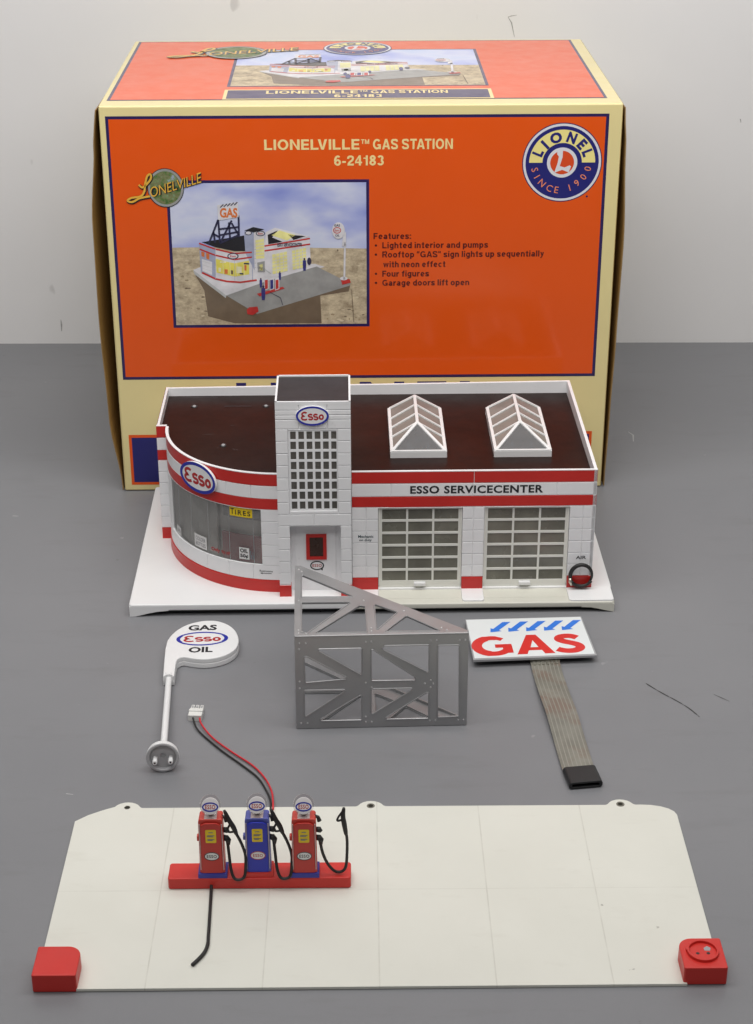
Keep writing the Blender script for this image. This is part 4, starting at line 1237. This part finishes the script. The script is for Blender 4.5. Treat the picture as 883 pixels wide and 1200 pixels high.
# skylights
def skylight(u0, u1):
    v0, v1, z0, ze, zr, vr0, vr1 = 69.0, 164.0, 108.0, 113.6, 126.5, 101.0, 160.5
    m = MB(); um = (u0 + u1) / 2
    w = 2.6
    for q in ((u0, u1, v0, v0 + w), (u0, u1, v1 - w, v1), (u0, u0 + w, v0 + w, v1 - w), (u1 - w, u1, v0 + w, v1 - w)):
        m.box(*q, z0 - 0.1, ze)
    T = 2.0
    def B(p, q, ww=T): m.bar(p, q, ww, 1.5)
    Rf, Rb = (um, vr0, zr), (um, vr1, zr)
    B(Rf, Rb, 2.6)
    for s, e in ((u0 + 1.3, 1), (u1 - 1.3, -1)):
        B((s, v0 + 1.2, ze), (s, v1 - 1.2, ze), 2.6)
        B(Rf, (s, v0 + 1.2, ze), 2.6)
        B(Rb, (s, v1 - 1.2, ze), 2.4)
        for t in (0.0, 0.333, 0.667):
            v = vr0 + (vr1 - vr0) * t
            B((um, v, zr - 0.1), (s, v - 2, ze), 1.8)
    B((u0 + 1, v0 + 1.2, ze + 0.1), (u1 - 1, v0 + 1.2, ze + 0.1), 2.2)
    o = m.build('skylight', 'bright', gs, bevel=0.25)
    g = MB(); zz = ze - 0.2
    a, b_, c, d = (u0 + 1.5, v0 + 1.5, zz), (u1 - 1.5, v0 + 1.5, zz), (u1 - 1.5, v1 - 1.5, zz), (u0 + 1.5, v1 - 1.5, zz)
    r0, r1 = (um, vr0, zr - 0.6), (um, vr1, zr - 0.6)
    g.add([a, b_, c, d, r0, r1], [(0, 1, 4), (1, 2, 5, 4), (2, 3, 5), (3, 0, 4, 5)], [1, 0, 1, 0])
    g.build('glazing', ['skypane', 'gablepane'], o, normals=False)
    t = MB(); t.box(u0 + 2, u1 - 2, v0 + 2, v1 - 2, 108.1, 108.6, 0)
    for x in (um - 8, um + 8): t.box(x - 0.8, x + 0.8, v0 + 12, v0 + 13.5, 108.6, 116, 1)
    t.build('light_well', ['tan', 'bright'], o)
skylight(16.2, 62.8)
skylight(101.6, 149.0)

# coiled air hose by the right pillar
ah = MB()
rr = 8.9
ah.tube([(171.2 + (rr - 0.0) * math.cos(2 * PI * i / 40) * 1.0, V - 3.2 - 1.2 * math.sin(2 * PI * i / 40), 23.2 + (rr + 1.6) * math.sin(2 * PI * i / 40)) for i in range(40)], [1.35 + 0.4 * math.cos(2 * PI * i / 40 - 2.2) for i in range(40)], 10, 0, closed=True)
ah.tube([(171.4 + (rr - 0.6) * math.cos(2 * PI * i / 40), V - 4.6, 20.8 + (rr - 0.6) * math.sin(2 * PI * i / 40) * 0.75) for i in range(22, 39)], 1.3, 10, 0)
aho = ah.build('air_hose', 'blackrub', gs, smooth=True)
nz = MB(); nz.tube([(162.2, V - 4.2, 21.4), (162.4, V - 4.8, 18.2), (163.6, V - 5.2, 15.2)], [1.2, 1.3, 0.8], 10)
nz.build('nozzle', 'pin', aho, smooth=True)

# ------------------------------------------------------------------ ivory forecourt sheet
ap = thing('forecourt_sheet', 'ivory plastic forecourt sheet with three eyelet tabs and red front corner blocks', 'model part', (1.4, 785.5, 0), 0.00877)
A = []
A += [(-200, 9.0), (-177.5, 9.0), (-177.5, 2.4), (178.6, 3.2), (178.6, 10.0), (200, 10.0)]
A += [(200.2, 169.5)] + [(177.5 + 22.5 * math.cos(math.radians(t)), 169.5 + 12 * math.sin(math.radians(t))) for t in (18, 36, 54, 72, 90)]
def tab(cx, base=181.4):
    return [(cx + 10.2, base), (cx + 9.3, base + 0.4)] + [(cx + 9.2 * math.cos(math.radians(t)), 179.0 + 8.6 * math.sin(math.radians(t))) for t in (24, 40, 56, 74, 90, 106, 124, 140, 156)] + [(cx - 9.3, base + 0.4), (cx - 10.2, base)]
A += tab(164.0) + tab(-4.0) + tab(-167.5, 181.0)[:-2] + [(-180, 180.6)]
A += [(-184.6, 178.2), (-192.5, 173.4), (-200.4, 166.5)]
tabs = ((-167.5, 181.6), (-4.0, 181.8), (164.0, 181.8))
holes = [ell(x, y, 2.0, 2.0, 16)[0] for x, y in tabs]
m = MB()
m.solid(plate(A, holes, 2.0, 0.25, 1), lambda x, y, z: (x, y, z + 1.2 + 0.15 * math.sin(x * 0.03)))
m.build('sheet', 'apron', ap, smooth=True, auto=30)
for x, y in tabs:
    m = MB(); m.lathe([(1.7, 0.2), (1.7, 2.26), (2.7, 2.32), (2.8, 2.1)], (x, y, 0), n=24)
    m.build('eyelet', 'eyelet', ap, smooth=True, auto=40)
def corner_block(x0, x1, y0, y1, radii, z1=12.6):
    m = MB()
    m.solid(plate(rounded([(x0, y0), (x1, y0), (x1, y1), (x0, y1)], radii, 8), [], z1 - 0.2, 0.7, 2), lambda x, y, z: (x, y, z + z1 / 2 + 0.1))
    return m.build('corner_block', 'redblock', ap, smooth=True, auto=40)
corner_block(-200.8, -175.0, 2.2, 28.0, [1.2, 1.2, 8, 1.2])
cb = corner_block(176.4, 201.8, 4.4, 31.0, [1.2, 1.2, 1.2, 8])
cb['label'] = 'red corner block with a round raised socket'
m = MB()
m.lathe([(9.3, 12.5), (9.3, 14.0), (9.1, 14.3), (8.2, 14.3), (8.0, 14.0), (8.0, 12.75), (0.0, 12.75)], (189.4, 18.3, 0), n=40, mat=0)
m.box(179.8, 181.6, 18.6, 21.2, 12.4, 14.2, 0)
m.build('socket_ring', 'redblock', cb, smooth=True, auto=35)
m = MB()
for x, y in ((186.2, 17.0), (192.4, 17.0)):
    m.flat(ell(x, y, 1.1, 1.0, 14), lambda p, q, d: (p, q, 12.85), 0, 0)
m.flat(poly([(190.6, 19.4), (193.8, 19.2), (194.6, 21.8), (192.6, 23.4), (190.4, 21.6)]), lambda p, q, d: (p, q, 12.85), 0, 1)
m.build('pin_hole', ['black', 'greymetal'], cb, normals=False)

# ------------------------------------------------------------------ pump island, pumps
isl = thing('pump_island', 'long flat red kerb bar carrying three pumps on the ivory sheet', 'kerb', (-73.6, 886.6, 2.35), 0.0087)
m = MB()
m.solid(plate(rounded([(-57.2, -8.2), (57.2, -8.2), (57.2, 8.2), (-57.2, 8.2)], 1.8, 5), [], 8.0, 0.8, 3), lambda x, y, z: (x, y, z + 4.0))
m.build('kerb', 'redblock', isl, smooth=True, auto=40)

def pump(cx, y, body, front, base, trim, label, lift=0.0):
    r = thing('gas_pump', label, 'gas pump', (cx, y, 10.4), 0.01, 'fuel pumps on the red bar')
    m = MB(); m.box(-9.1, 9.1, -6.6, 6.0, 0, 3.4)
    m.build('plinth', base, r, bevel=0.4)
    m = MB()
    # cabinet: rounded-shouldered upright slab
    prof = rounded([(-7.9, 3.3), (7.9, 3.3), (7.5, 43.0), (-7.5, 43.0)], [0, 0, 1.6, 1.6], 4)
    n = len(prof)
    vs = [(x, -5.4 + (1.0 if z > 42 else 0), z) for x, z in prof] + [(x * 0.97, 5.4, z - 0.2) for x, z in prof]
    m.add(vs, [tuple(range(n)), tuple(range(2 * n - 1, n - 1, -1))] + [(i, i + n, (i + 1) % n + n, (i + 1) % n) for i in range(n)])
    cab = m.build('cabinet', body, r, bevel=0.5, smooth=True)
    m = MB()
    fp = rounded([(-6.3, 3.6), (6.3, 3.6), (6.1, 39.4), (3.6, 40.9), (-3.6, 40.9), (-6.1, 39.4)], [0, 0, 1.2, 3, 3, 1.2], 4)
    m.solid(plate(fp, [], 0.9, 0.2), lambda x, z, t: (x, -5.55 + t, z))
    m.build('front_panel', front, cab)
    m = MB()
    for s in (-1, 1): m.bar((s * 7.15, -5.5, 6), (s * 6.85, -5.5, 40.0), 0.5, 0.5, up=(1, 0, 0))
    m.build('edge_trim', trim, cab)
    fm = lambda x, z, d: (x, -6.0 - d, z)
    m = MB()
    m.flat(poly(rounded([(-3.3, 26.6), (3.3, 26.6), (3.3, 36.4), (-3.3, 36.4)], 0.8, 3)), fm, 0.1, 0)
    for z, a, c in ((34.0, -1.4, 1.4), (31.8, -2.2, 2.3), (31.0, -2.4, 1.5), (28.9, -2.2, 2.2), (28.2, -2.0, 1.0)):
        m.flat(rect(a, z, c, z + 0.6), fm, 0.18, 1)
    m.build('price_plate', ['yellow', 'greyink'], cab, normals=False)
    m = MB()
    oval_mark(m, fm, 0, 16.4, 9.4, 6.4, 0.08, (0, 1, 2), 0.1, plain=True, lw=0.66, lh=0.36)
    m.build('oval_label', ['enamel_white', 'ink' if body == 'pumpred' else 'esso_red', 'ink' if body == 'pumpred' else 'esso_red'], cab, normals=False)
    # worn deck patch and neck
    m = MB(); m.box(-3.8, 3.8, -4.0, 3.6, 42.6, 43.2)
    m.lathe([(1.7, 43.1), (1.3, 44.2), (1.4, 45.4)], (0, 0.6, 0), n=16)
    m.build('globe_neck', 'pumptrim', cab, smooth=True, auto=35)
    # lamp globe: printed disc inside a clear cap
    gl = MB(); ax = Vector((0, -0.86, 0.51)); c = Vector((0, 0.3, 49.6)); e1 = Vector((1, 0, 0)); e2 = ax.cross(e1).normalized() * 1.0
    if e2.z < 0: e2 = -e2
    gm = lambda x, z, d: tuple(c + e1 * x + e2 * z + ax * d)
    gl.solid(plate(ell(0, 0, 5.3, 5.3, 32)[0], [], 2.0, 0.3), lambda x, z, t: gm(x, z, t), 0)
    oval_mark(gl, gm, 0, -0.5, 10.0, 5.8, 0.15, (0, 1, 2), 1.08, plain=True, lw=0.62, lh=0.46)
    glo = gl.build('globe', ['enamel_white', 'esso_blue', 'esso_red'], r)
    cp = MB(); prof = [(5.9, -2.2), (6.4, -1.0), (6.4, 1.0), (5.9, 1.9), (4.6, 2.5), (2.3, 2.8), (0.0, 2.9)]
    cp.lathe([(0.0, -2.4)] + prof, tuple(c + e2 * 0.9), ax, n=36)
    cp.build('clear_cap', 'clear', glo, smooth=True)
    # small crank on the left side, hose bracket on the right
    m = MB(); m.box(-9.2, -7.6, -2, 1.5, 25.0, 28.5); m.build('crank', body, cab, bevel=0.4)
    m = MB()
    m.tube([(6.2, -1, 33.0), (9.6, -2, 33.4), (10.6, -2.2, 32.2)], [1.6, 1.9, 1.2], 10)
    m.tube([(6.2, -1, 27.4), (9.4, -2, 27.2), (10.4, -2.2, 26.0), (10.2, -2.2, 22.6)], [1.6, 2.0, 1.8, 1.2], 10)
    m.tube([(6.2, 1, 42.4), (8.7, 0.5, 41.0), (9.6, 0, 38.4)], [0.5, 1.2, 1.5], 8)
    m.build('hose_bracket', 'blackrub', cab, smooth=True)
    return r
def hose(r, path, nozzle, grip, rad=0.95):
    m = MB(); m.tube(smooth_path(path, 7), rad, 10)
    h_ = m.build('hose', 'blackrub', r, smooth=True)
    m = MB(); k = len(nozzle)
    m.tube(smooth_path(nozzle, 4), [1.15, 1.3, 1.45, 1.5, 1.6, 1.6, 1.6, 1.5, 1.5, 1.4, 1.3, 1.1, 0.8][:(k - 1) * 4 + 1] if (k - 1) * 4 + 1 <= 13 else 1.3, 10)
    m.tube(smooth_path(grip, 5), 0.7, 8)
    m.build('nozzle', 'blackrub', h_, smooth=True)
p1 = pump(-102.6, 885.0, 'pumpred', 'pumpreddeep', 'pumpbase_blue', 'pumptrim', 'red toy fuel pump at the end of the bar nearest the loose black hose')
p2 = pump(-74.0, 886.0, 'pumpblue', 'pumpbluedeep', 'redblock', 'pumptrim', 'blue toy fuel pump between the two red ones on a red plinth')
p3 = pump(-45.2, 885.2, 'pumpred', 'pumpreddeep', 'pumpbase_blue', 'pumptrim', 'red toy fuel pump whose black hose stands out wide to its right')
loop = [(9.8, -2.4, 25), (10.6, -4, 16), (11.6, -6.6, 7), (13.6, -8.6, 1.6), (17.0, -9.0, 0.8), (20.0, -8.0, 2.8), (20.8, -6.0, 10), (20.6, -4.4, 17), (18.2, -3.4, 25), (15.6, -3, 31)]
noz = [(15.6, -3, 31), (13.8, -2.6, 36), (11.2, -2, 41.0), (8.6, -1.2, 47.5)]
grp = [(14.6, -3, 33), (11.4, -3, 32.4), (10.2, -2.6, 34), (12.2, -2.4, 38.6)]
hose(p1, loop, noz, grp)
hose(p2, loop, noz, grp)
hose(p3, [(10.0, -2.4, 24), (11.4, -2.6, 16), (14.4, -2.8, 8), (18.6, -3, 2.6), (23.0, -3, 2.2), (25.6, -2.6, 5.6), (26.4, -2, 14), (26.6, -1.6, 24), (26.0, -1.2, 30), (24.6, -0.6, 36)],
     [(26.0, -1.2, 29), (25.0, -0.8, 36), (24.2, -0.4, 42), (24.8, 0.2, 48)], [(24.4, -0.6, 40), (20.8, -0.8, 39.0), (21.4, -0.4, 41.6), (24.4, 0.0, 46)])

# loose black hose on the sheet
m = MB(); m.tube(smooth_path([(-103.7, 878.6, 5.0), (-103.2, 868, 3.5), (-102.2, 846, 3.5), (-101.6, 832, 3.5), (-101.4, 823, 3.5), (-103.4, 815, 3.5), (-108.8, 805.6, 3.6)], 8), [1.05] * 30 + [1.15] * 19, 10)
tag(m.build('rubber_hose', 'blackrub', smooth=True), 'loose black rubber hose lying on the ivory sheet in front of the red bar', 'hose')

# ------------------------------------------------------------------ wire lead with connector
wr = thing('wire_lead', 'twisted red and black wire lead with white plug on grey floor', 'cable', (-132, 1083, 0), 0)
def W_(pts): return [(x + 132, y - 1083, z) for x, y, z in pts]
m = MB(); m.tube(smooth_path(W_([(-134.0, 1076, 3.0), (-131, 1066, 2.0), (-125.1, 1056, 1.3), (-110.2, 1036, 1.3), (-93.5, 1016.5, 1.3), (-81.8, 1001.3, 1.3), (-74.6, 984, 1.3), (-71.8, 972, 2.0), (-71.4, 962, 2.2)]), 8), 0.68, 8)
m.build('black_wire', 'blackrub', wr, smooth=True)
m = MB(); m.tube(smooth_path(W_([(-129.0, 1075, 3.4), (-127, 1068, 2.6), (-118.1, 1052, 1.9), (-103.5, 1034.5, 1.6), (-87.0, 1017, 1.4), (-77.5, 1001.3, 1.6), (-72.0, 985, 2.4), (-70.2, 972, 3.2), (-69.6, 962, 3.3)]), 8), 0.68, 8)
m.build('red_wire', 'wirered', wr, smooth=True)
m = MB()
m.box(-5.2, 4.8, -7.2, 3.0, 0.1, 5.2)
for x in (-3.6, -0.3, 3.0): m.box(x - 1.2, x + 1.2, 3.0, 8.6, 0.4, 4.4)
m.box(-5.4, 5.0, -2.0, 0.2, 5.1, 6.1)
co = m.build('plug', 'nylon', wr, bevel=0.35)
co.rotation_euler = (0, 0, -0.06)
m = MB()
for x in (-3.6, -0.3, 3.0): m.box(x - 0.7, x + 0.7, 4.4, 7.4, 4.35, 4.55)
m.build('contact_slot', 'greymetal', co)

# ------------------------------------------------------------------ silver lattice frame
FH = 77.0
fr = thing('sign_frame', 'silver grey lattice frame standing on its side in front of the model building', 'metal frame', (-58.1, 1065.3, 0), 0.0375)
WID = 123.4
def tube_rim(mb, pts, mp, r=0.55):
    mb.tube([mp(x, y) for x, y in pts], r, 6, 0, closed=True)
def rivets(mb, pts, mp, nrm, mat=1):
    for x, y in pts:
        mb.lathe([(0.75, 0.0), (0.65, 0.35), (0.3, 0.55), (0, 0.6)], mp(x, y), nrm, 10, mat)
# front panel in (u, z)
FHo = [
    [(6.4, 60.2), (8.4, 60.6), (36.5, 42.8), (36, 41.2), (6.8, 38.8)],
    [(14.4, 66.4), (47.6, 66.4), (47.6, 43.6)],
    [(6.2, 32.6), (37.4, 32.6), (6.0, 9.6)],
    [(15.0, 6.6), (47.4, 6.6), (47.4, 28.2)],
    [(54.0, 66.2), (54.0, 39.4), (86.6, 39.2), (85, 42.4)],
    [(61.0, 65.6), (64, 68.0), (95.4, 68.0), (95.4, 44.6)],
    [(54.0, 32.6), (86.0, 32.6), (54.0, 10.6)],
    [(62.4, 6.8), (95.6, 6.8), (95.6, 29.8)],
    [(101.4, 67.4), (116.8, 67.4), (117.8, 8.0), (102.0, 7.4)],
]
FHo = [rounded(q, 1.0, 4) for q in FHo]
fm_ = lambda x, z, d=0.0: (x, 0.8 - d, z)
m = MB()
m.solid(plate(rounded([(0, 0.3), (WID, 0.3), (WID, FH), (0, FH)], 0.6, 3), FHo, 1.6, 0.2), lambda x, z, t: (x, 0.8 - t, z), 0)
for q in FHo: tube_rim(m, q, lambda x, z: (x, -0.05, z))
rivets(m, [(x, z) for z in (5.0, 71.5) for x in (3.4, 8.0, 50.2, 54.4, 96.4, 100.6, 117.0, 121.0)] + [(50.2, 38), (54.4, 34), (3, 34.5), (3, 40), (96.8, 39), (98.6, 36), (96.8, 33), (3.2, 66.5), (50.2, 9.5), (92.6, 36.2)], lambda x, z: (x, 0.0, z), (0, -1, 0))
m.build('front_panel', ['silver', 'rivet'], fr, smooth=True, auto=35)
TH = [
    [(5.0, 92.5), (5.0, 57.0), (44.0, 56.0)],
    [(5.0, 48.6), (41.5, 48.0), (9.0, 3.2), (5.0, 5.0)],
    [(14.5, 3.4), (51.5, 3.0), (51.5, 41.2), (47.5, 42.6)],
    [(58.0, 44.6), (74.5, 31.4), (58.2, 5.0)],
    [(64.0, 3.6), (104.0, 2.8), (80.6, 26.0)],
]
TH = [rounded(q, 0.9, 4) for q in TH]
TO = [(0.0, 0.6), (WID - 1.2, 0.6), (WID, 2.6), (4.2, 107.4), (0.0, 107.4)]
def side_panel(z, up):
    m = MB(); s = 1 if up else -1
    m.solid(plate(TO, TH, 1.5, 0.2), lambda x, y, t: (x, y, z + t), 0)
    for q in TH: tube_rim(m, q, lambda x, y: (x, y, z + s * 0.75))
    rivets(m, [(3, 101), (5.2, 97.6), (3, 53), (3, 8), (5.5, 5.5), (8.5, 3.0), (54.6, 4.6), (54.6, 9), (50.4, 50), (79, 33), (108, 4), (104.5, 7.5), (3, 3.6)], lambda x, y: (x, y, z + s * 0.72), (0, 0, s))
    # folded lips along the back edges
    m.bar((0.5, 2, z - s * 1.6), (0.5, 107, z - s * 1.6), 1.0, 3.6)
    m.bar((4.4, 106.8, z - s * 1.4), (WID - 0.6, 3.0, z - s * 1.4), 1.0, 3.0)
    o = m.build('side_panel', ['silver', 'rivet'], fr, smooth=True, auto=35)
    return o
side_panel(FH - 0.2, True)
side_panel(1.2, False)
m = MB(); m.bar((0.2, 0.35, FH - 0.1), (WID - 0.2, 0.35, FH - 0.1), 1.5, 1.2)
m.build('folded_edge', 'silver', fr, bevel=0.4, smooth=True)

# ------------------------------------------------------------------ GAS sign with ribbon cable
gsn = thing('gas_sign', 'flat white roof sign with red letters and blue arrows, grey ribbon cable trailing in front', 'sign', (121, 1187, 0), 0.0)
bx = [Vector((-47.0, -36.2)), Vector((48.6, -28.8)), Vector((43.6, 36.0)), Vector((-50.2, 31.0))]  # outline corners seen from above
def mpG(u, v, d):
    p = bx[0] * (1 - u) * (1 - v) + bx[1] * u * (1 - v) + bx[2] * u * v + bx[3] * (1 - u) * v
    z = 7.4 - 2.2 * (p.y + 36.0) / 72.0
    return (p.x, p.y, z + d)
m = MB()
def slabG(d0, d1, mat, e=0.0):
    m.hexa([mpG(e, e, d0), mpG(1 - e, e, d0), mpG(1 - e, 1 - e, d0), mpG(e, 1 - e, d0)], [mpG(e, e, d1), mpG(1 - e, e, d1), mpG(1 - e, 1 - e, d1), mpG(e, 1 - e, d1)], mat)
slabG(-2.2, 0.0, 1); slabG(-4.6, -2.2, 1, 0.08)
m.build('panel', ['signwhite', 'greymetal'], gsn, bevel=0.3)
m = MB(); m.flat(poly([(0.012, 0.03), (0.985, 0.03), (0.99, 0.985), (0.008, 0.985)]), mpG, 0.12, 0)
m.build('sign_face', 'signwhite', gsn, normals=False)
def letterG(shape, d=0.22): m.flat(shape, mpG, d, 0)
m = MB()
# G, A, S drawn as broad strokes in sign units (x 0..1, y 0..1)
aspect = 95.0 / 66.0
def bold_stroke(pts, w):  # pts in mm on the sign face
    s = stroke(pts, w)
    return [(x / 95.0, y / 66.0) for x, y in s[0]], s[1]
G = arc(17.4, 20.6, 12.6, 12.6, 50, 326, 30)
letterG(bold_stroke(G, [5.0] * 3 + [6.4] * 4 + [8.2] * 16 + [6.8] * 8))
letterG(bold_stroke([(28.4, 8.6), (28.4, 20.0)], 7.4), 0.23)
letterG(bold_stroke([(19.0, 20.0), (32.0, 20.0)], 5.4), 0.24)
letterG(poly([(x / 95.0, y / 66.0) for x, y in ((34.6, 5.6), (42.4, 5.6), (44.2, 11.4), (54.4, 11.4), (56.0, 5.6), (64.0, 5.6), (53.0, 36.6), (45.4, 36.6))]), 0.22)
S = smooth_path([(84.6, 29.6), (81.0, 32.2), (76.5, 33.0), (71.6, 31.4), (70.2, 27.6), (73.4, 24.2), (79.0, 21.2), (83.6, 17.8), (84.6, 13.2), (81.4, 9.6), (76.2, 8.4), (71.0, 9.4), (66.6, 12.0)], 5)
letterG(bold_stroke(S, 7.4))
m.build('lettering', 'signred', gsn, normals=False)
m = MB()
m.flat(poly([(x / 95.0, y / 66.0) for x, y in ((46.2, 16.0), (52.4, 16.0), (49.2, 27.4))]), mpG, 0.30, 0)
m.build('letter_gap', 'signwhite', gsn, normals=False)
m = MB()
for k in range(5):
    x = 18.6 + 14.3 * k; y = 43.4
    m.flat(poly([((x + a) / 95.0, (y + b_) / 66.0) for a, b_ in ((-0.6, -0.6), (0.2, 6.2), (2.2, 4.9), (11.0, 16.0), (17.6, 16.0), (6.6, 2.6), (8.6, 0.8))]), mpG, 0.22, 0)
m.build('arrow', 'signblue', gsn, normals=False)
# ribbon
m = MB()
cl = smooth_path([(8.4, -22, 2.6), (8.6, -32, 2.4), (9.4, -50, 2.0), (11.0, -78, 4.2), (13.8, -108, 4.8), (16.4, -140, 2.4), (18.6, -172, 2.2), (20.4, -186, 2.4)], 8)
vs, fs = [], []
for p in cl:
    k = (p.y + 186) / 164.0
    w = 11.3
    for s, z in ((-1, 0), (1, 0)): vs += [(p.x + s * w, p.y + s * 1.2, p.z - 0.3), (p.x + s * w, p.y + s * 1.2, p.z + 0.3)]
for i in range(len(cl) - 1):
    a = 4 * i
    fs += [(a + 1, a + 5, a + 7, a + 3), (a, a + 2, a + 6, a + 4), (a, a + 4, a + 5, a + 1), (a + 2, a + 3, a + 7, a + 6)]
m.add(vs, fs)
rb = m.build('ribbon_cable', 'ribbon', gsn, smooth=True, auto=40)
m = MB()
for k in range(7):
    off = -9.0 + 3.0 * k
    for i in range(len(cl) - 1):
        p, q = cl[i], cl[i + 1]
        if q.y < -178: continue
        m.add([(p.x + off - .35, p.y + off * 0.106, p.z + 0.38), (p.x + off + .35, p.y + off * 0.106, p.z + 0.38), (q.x + off + .35, q.y + off * 0.106, q.z + 0.38), (q.x + off - .35, q.y + off * 0.106, q.z + 0.38)], [(0, 1, 2, 3)])
m.build('trace', 'trace', rb, normals=False)
m = MB()
for k in range(6):
    off = -8.4 + 3.4 * k
    m.box(8.6 + off - 0.9, 8.6 + off + 0.9, -35.5 + off * 0.1, -27 + off * 0.1, 2.9, 3.4)
m.box(-2.8, 20.0, -30.4, -29.0, 2.85, 3.6)
m.build('solder_pad', 'pin', rb)
m = MB()
m.solid(plate(rounded([(-11.8, -2.9), (11.8, -2.9), (11.8, 2.9), (-11.8, 2.9)], 2.6, 6), [rounded([(-9.6, -1.2), (9.6, -1.2), (9.6, 1.2), (-9.6, 1.2)], 0.8, 3)], 19.5, 0.4, 2), lambda x, z, t: (x, -t, z + 3.0))
m.box(-10, 10, -4, 8, 1.6, 4.4)
cn = m.build('connector', 'black', gsn, smooth=True, auto=35)
cn.location = (20.6 * MM, -187.5 * MM, 0); cn.rotation_euler = (0, 0, 0.14)

# ------------------------------------------------------------------ lollipop road sign lying down
lo = thing('road_sign', 'white paddle shaped road sign lying on the grey floor, round foot towards the front', 'sign', (-136, 1175, 0), 0.0)
head = [(-27.6, 4), (-25.6, 12), (-21.5, 21), (-14.5, 29.5), (-6, 34.4), (2, 36.2), (10, 35), (18, 29.5), (24.0, 21.0), (27.6, 10), (28.4, 0), (26.4, -9.5), (20.6, -17.6), (12.6, -22.6), (3.0, -24.6), (-6, -23.0), (-12.5, -21.0), (-16.6, -24.5), (-17.2, -31), (-16.6, -49.5), (-25.0, -49.5), (-26.6, -28), (-27.8, -8)]
hp = [(p[0], p[1]) for p in smooth_path(head[:19], 4)] + [(-16.6, -49.5), (-25.0, -49.5), (-26.6, -28), (-27.8, -8)]
m = MB(); 
mpL = lambda x, y, t: (x, y, 4.9 + t + 0.0)
m.solid(plate(hp, [], 4.6, 0.9, 3), lambda x, y, t: (x, y, 2.5 + t), 0)
m.solid(plate(hp, [], 4.4, 0.9, 3), lambda x, y, t: (x * 0.996, y * 0.996, 6.6 + t), 0)
m.build('sign_head', 'bright', lo, smooth=True, auto=40)
LT = 8.85
mpH = lambda x, y, d: (x, y, LT + d)
m = MB()
m.flat(xf(line('GAS', -11.6, 19.8, 10.8, h=8.6, bold=0.035), 1, 1, 0.05), mpH, 0.06, 0)
m.build('lettering', 'ink', lo, normals=False)
m = MB()
m.flat(xf(line('OIL', -9.9, -14.6, 8.6, h=8.4, bold=0.035), 1, 1, 0.05), mpH, 0.06, 0)
m.build('lettering', 'ink', lo, normals=False)
m = MB()
me_ = lambda x, y, d: (lambda c, s: (x * c - y * s - 0.4, x * s + y * c + 6.6, LT + d))(math.cos(0.05), math.sin(0.05))
oval_mark(m, me_, 0, 0, 40.5, 21.5, 0.085, (0, 1, 2), 0.03, lw=0.72, lh=0.46, sw=0.22)
for s in (-1, 1):
    m.flat(poly([(s * 20.2 * math.cos(a), 10.7 * math.sin(a)) for a in [(-0.55 + 1.1 * i / 10) for i in range(11)]] + [(s * 17.2 * math.cos(a), 9.2 * math.sin(a)) for a in [(0.5 - 1.0 * i / 10) for i in range(11)]]), me_, 0.13, 1)
m.build('oval_emblem', ['enamel_white', 'esso_blue', 'esso_red'], lo, normals=False)
# pole runs from the neck down to the foot
base_c = Vector((-12.6, -160.6, 11.6))
neck = Vector((-20.8, -49.0, 5.6))
ax = (neck - base_c).normalized()
m = MB()
m.tube([neck - ax * 4 * -1, neck, base_c + ax * 10, base_c + ax * 6, base_c + ax * 3.4], [2.35, 2.35, 2.5, 3.4, 6.6], 20)
m.tube([neck - ax * 0.5, neck + ax * 4.0], [4.4, 4.4], 20)
m.build('pole', 'bright', lo, smooth=True, auto=40)
m = MB()
m.lathe([(6.0, 4.0), (9.2, 3.0), (11.0, 1.0), (11.4, -0.6), (11.4, -3.2), (10.9, -3.7), (9.8, -3.7), (9.3, -3.2), (9.3, -0.4), (2.0, -0.4), (2.0, 0.8), (0.0, 0.8)], tuple(base_c), tuple(ax), 48)
bs = m.build('foot', 'footgrey', lo, smooth=True, auto=35)
for p in bs.data.polygons:
    c0 = p.center * 1000 - base_c
    if c0.dot(ax) > -3.0 and (c0 - ax * c0.dot(ax)).length > 9.5: p.material_index = 1
bs.data.materials.append(M['bright'])
e1 = Vector((0, 0, 1)).cross(ax).normalized(); e1 = -e1 if e1.x < 0 else e1
for s in (-1, 1):
    m = MB(); q = base_c + e1 * s * 5.4 + Vector((0, 0, -1.6))
    m.lathe([(1.75, -0.4), (1.75, -7.4), (1.4, -7.8), (0.7, -7.8), (0.7, -6.4), (0, -6.4)], tuple(q), tuple(ax), 16)
    o = m.build('peg', ['bright', 'black'], bs, smooth=True, auto=35)
    for p in o.data.polygons:
        c0 = p.center * 1000 - q
        if (c0 - ax * c0.dot(ax)).length < 0.71: p.material_index = 1
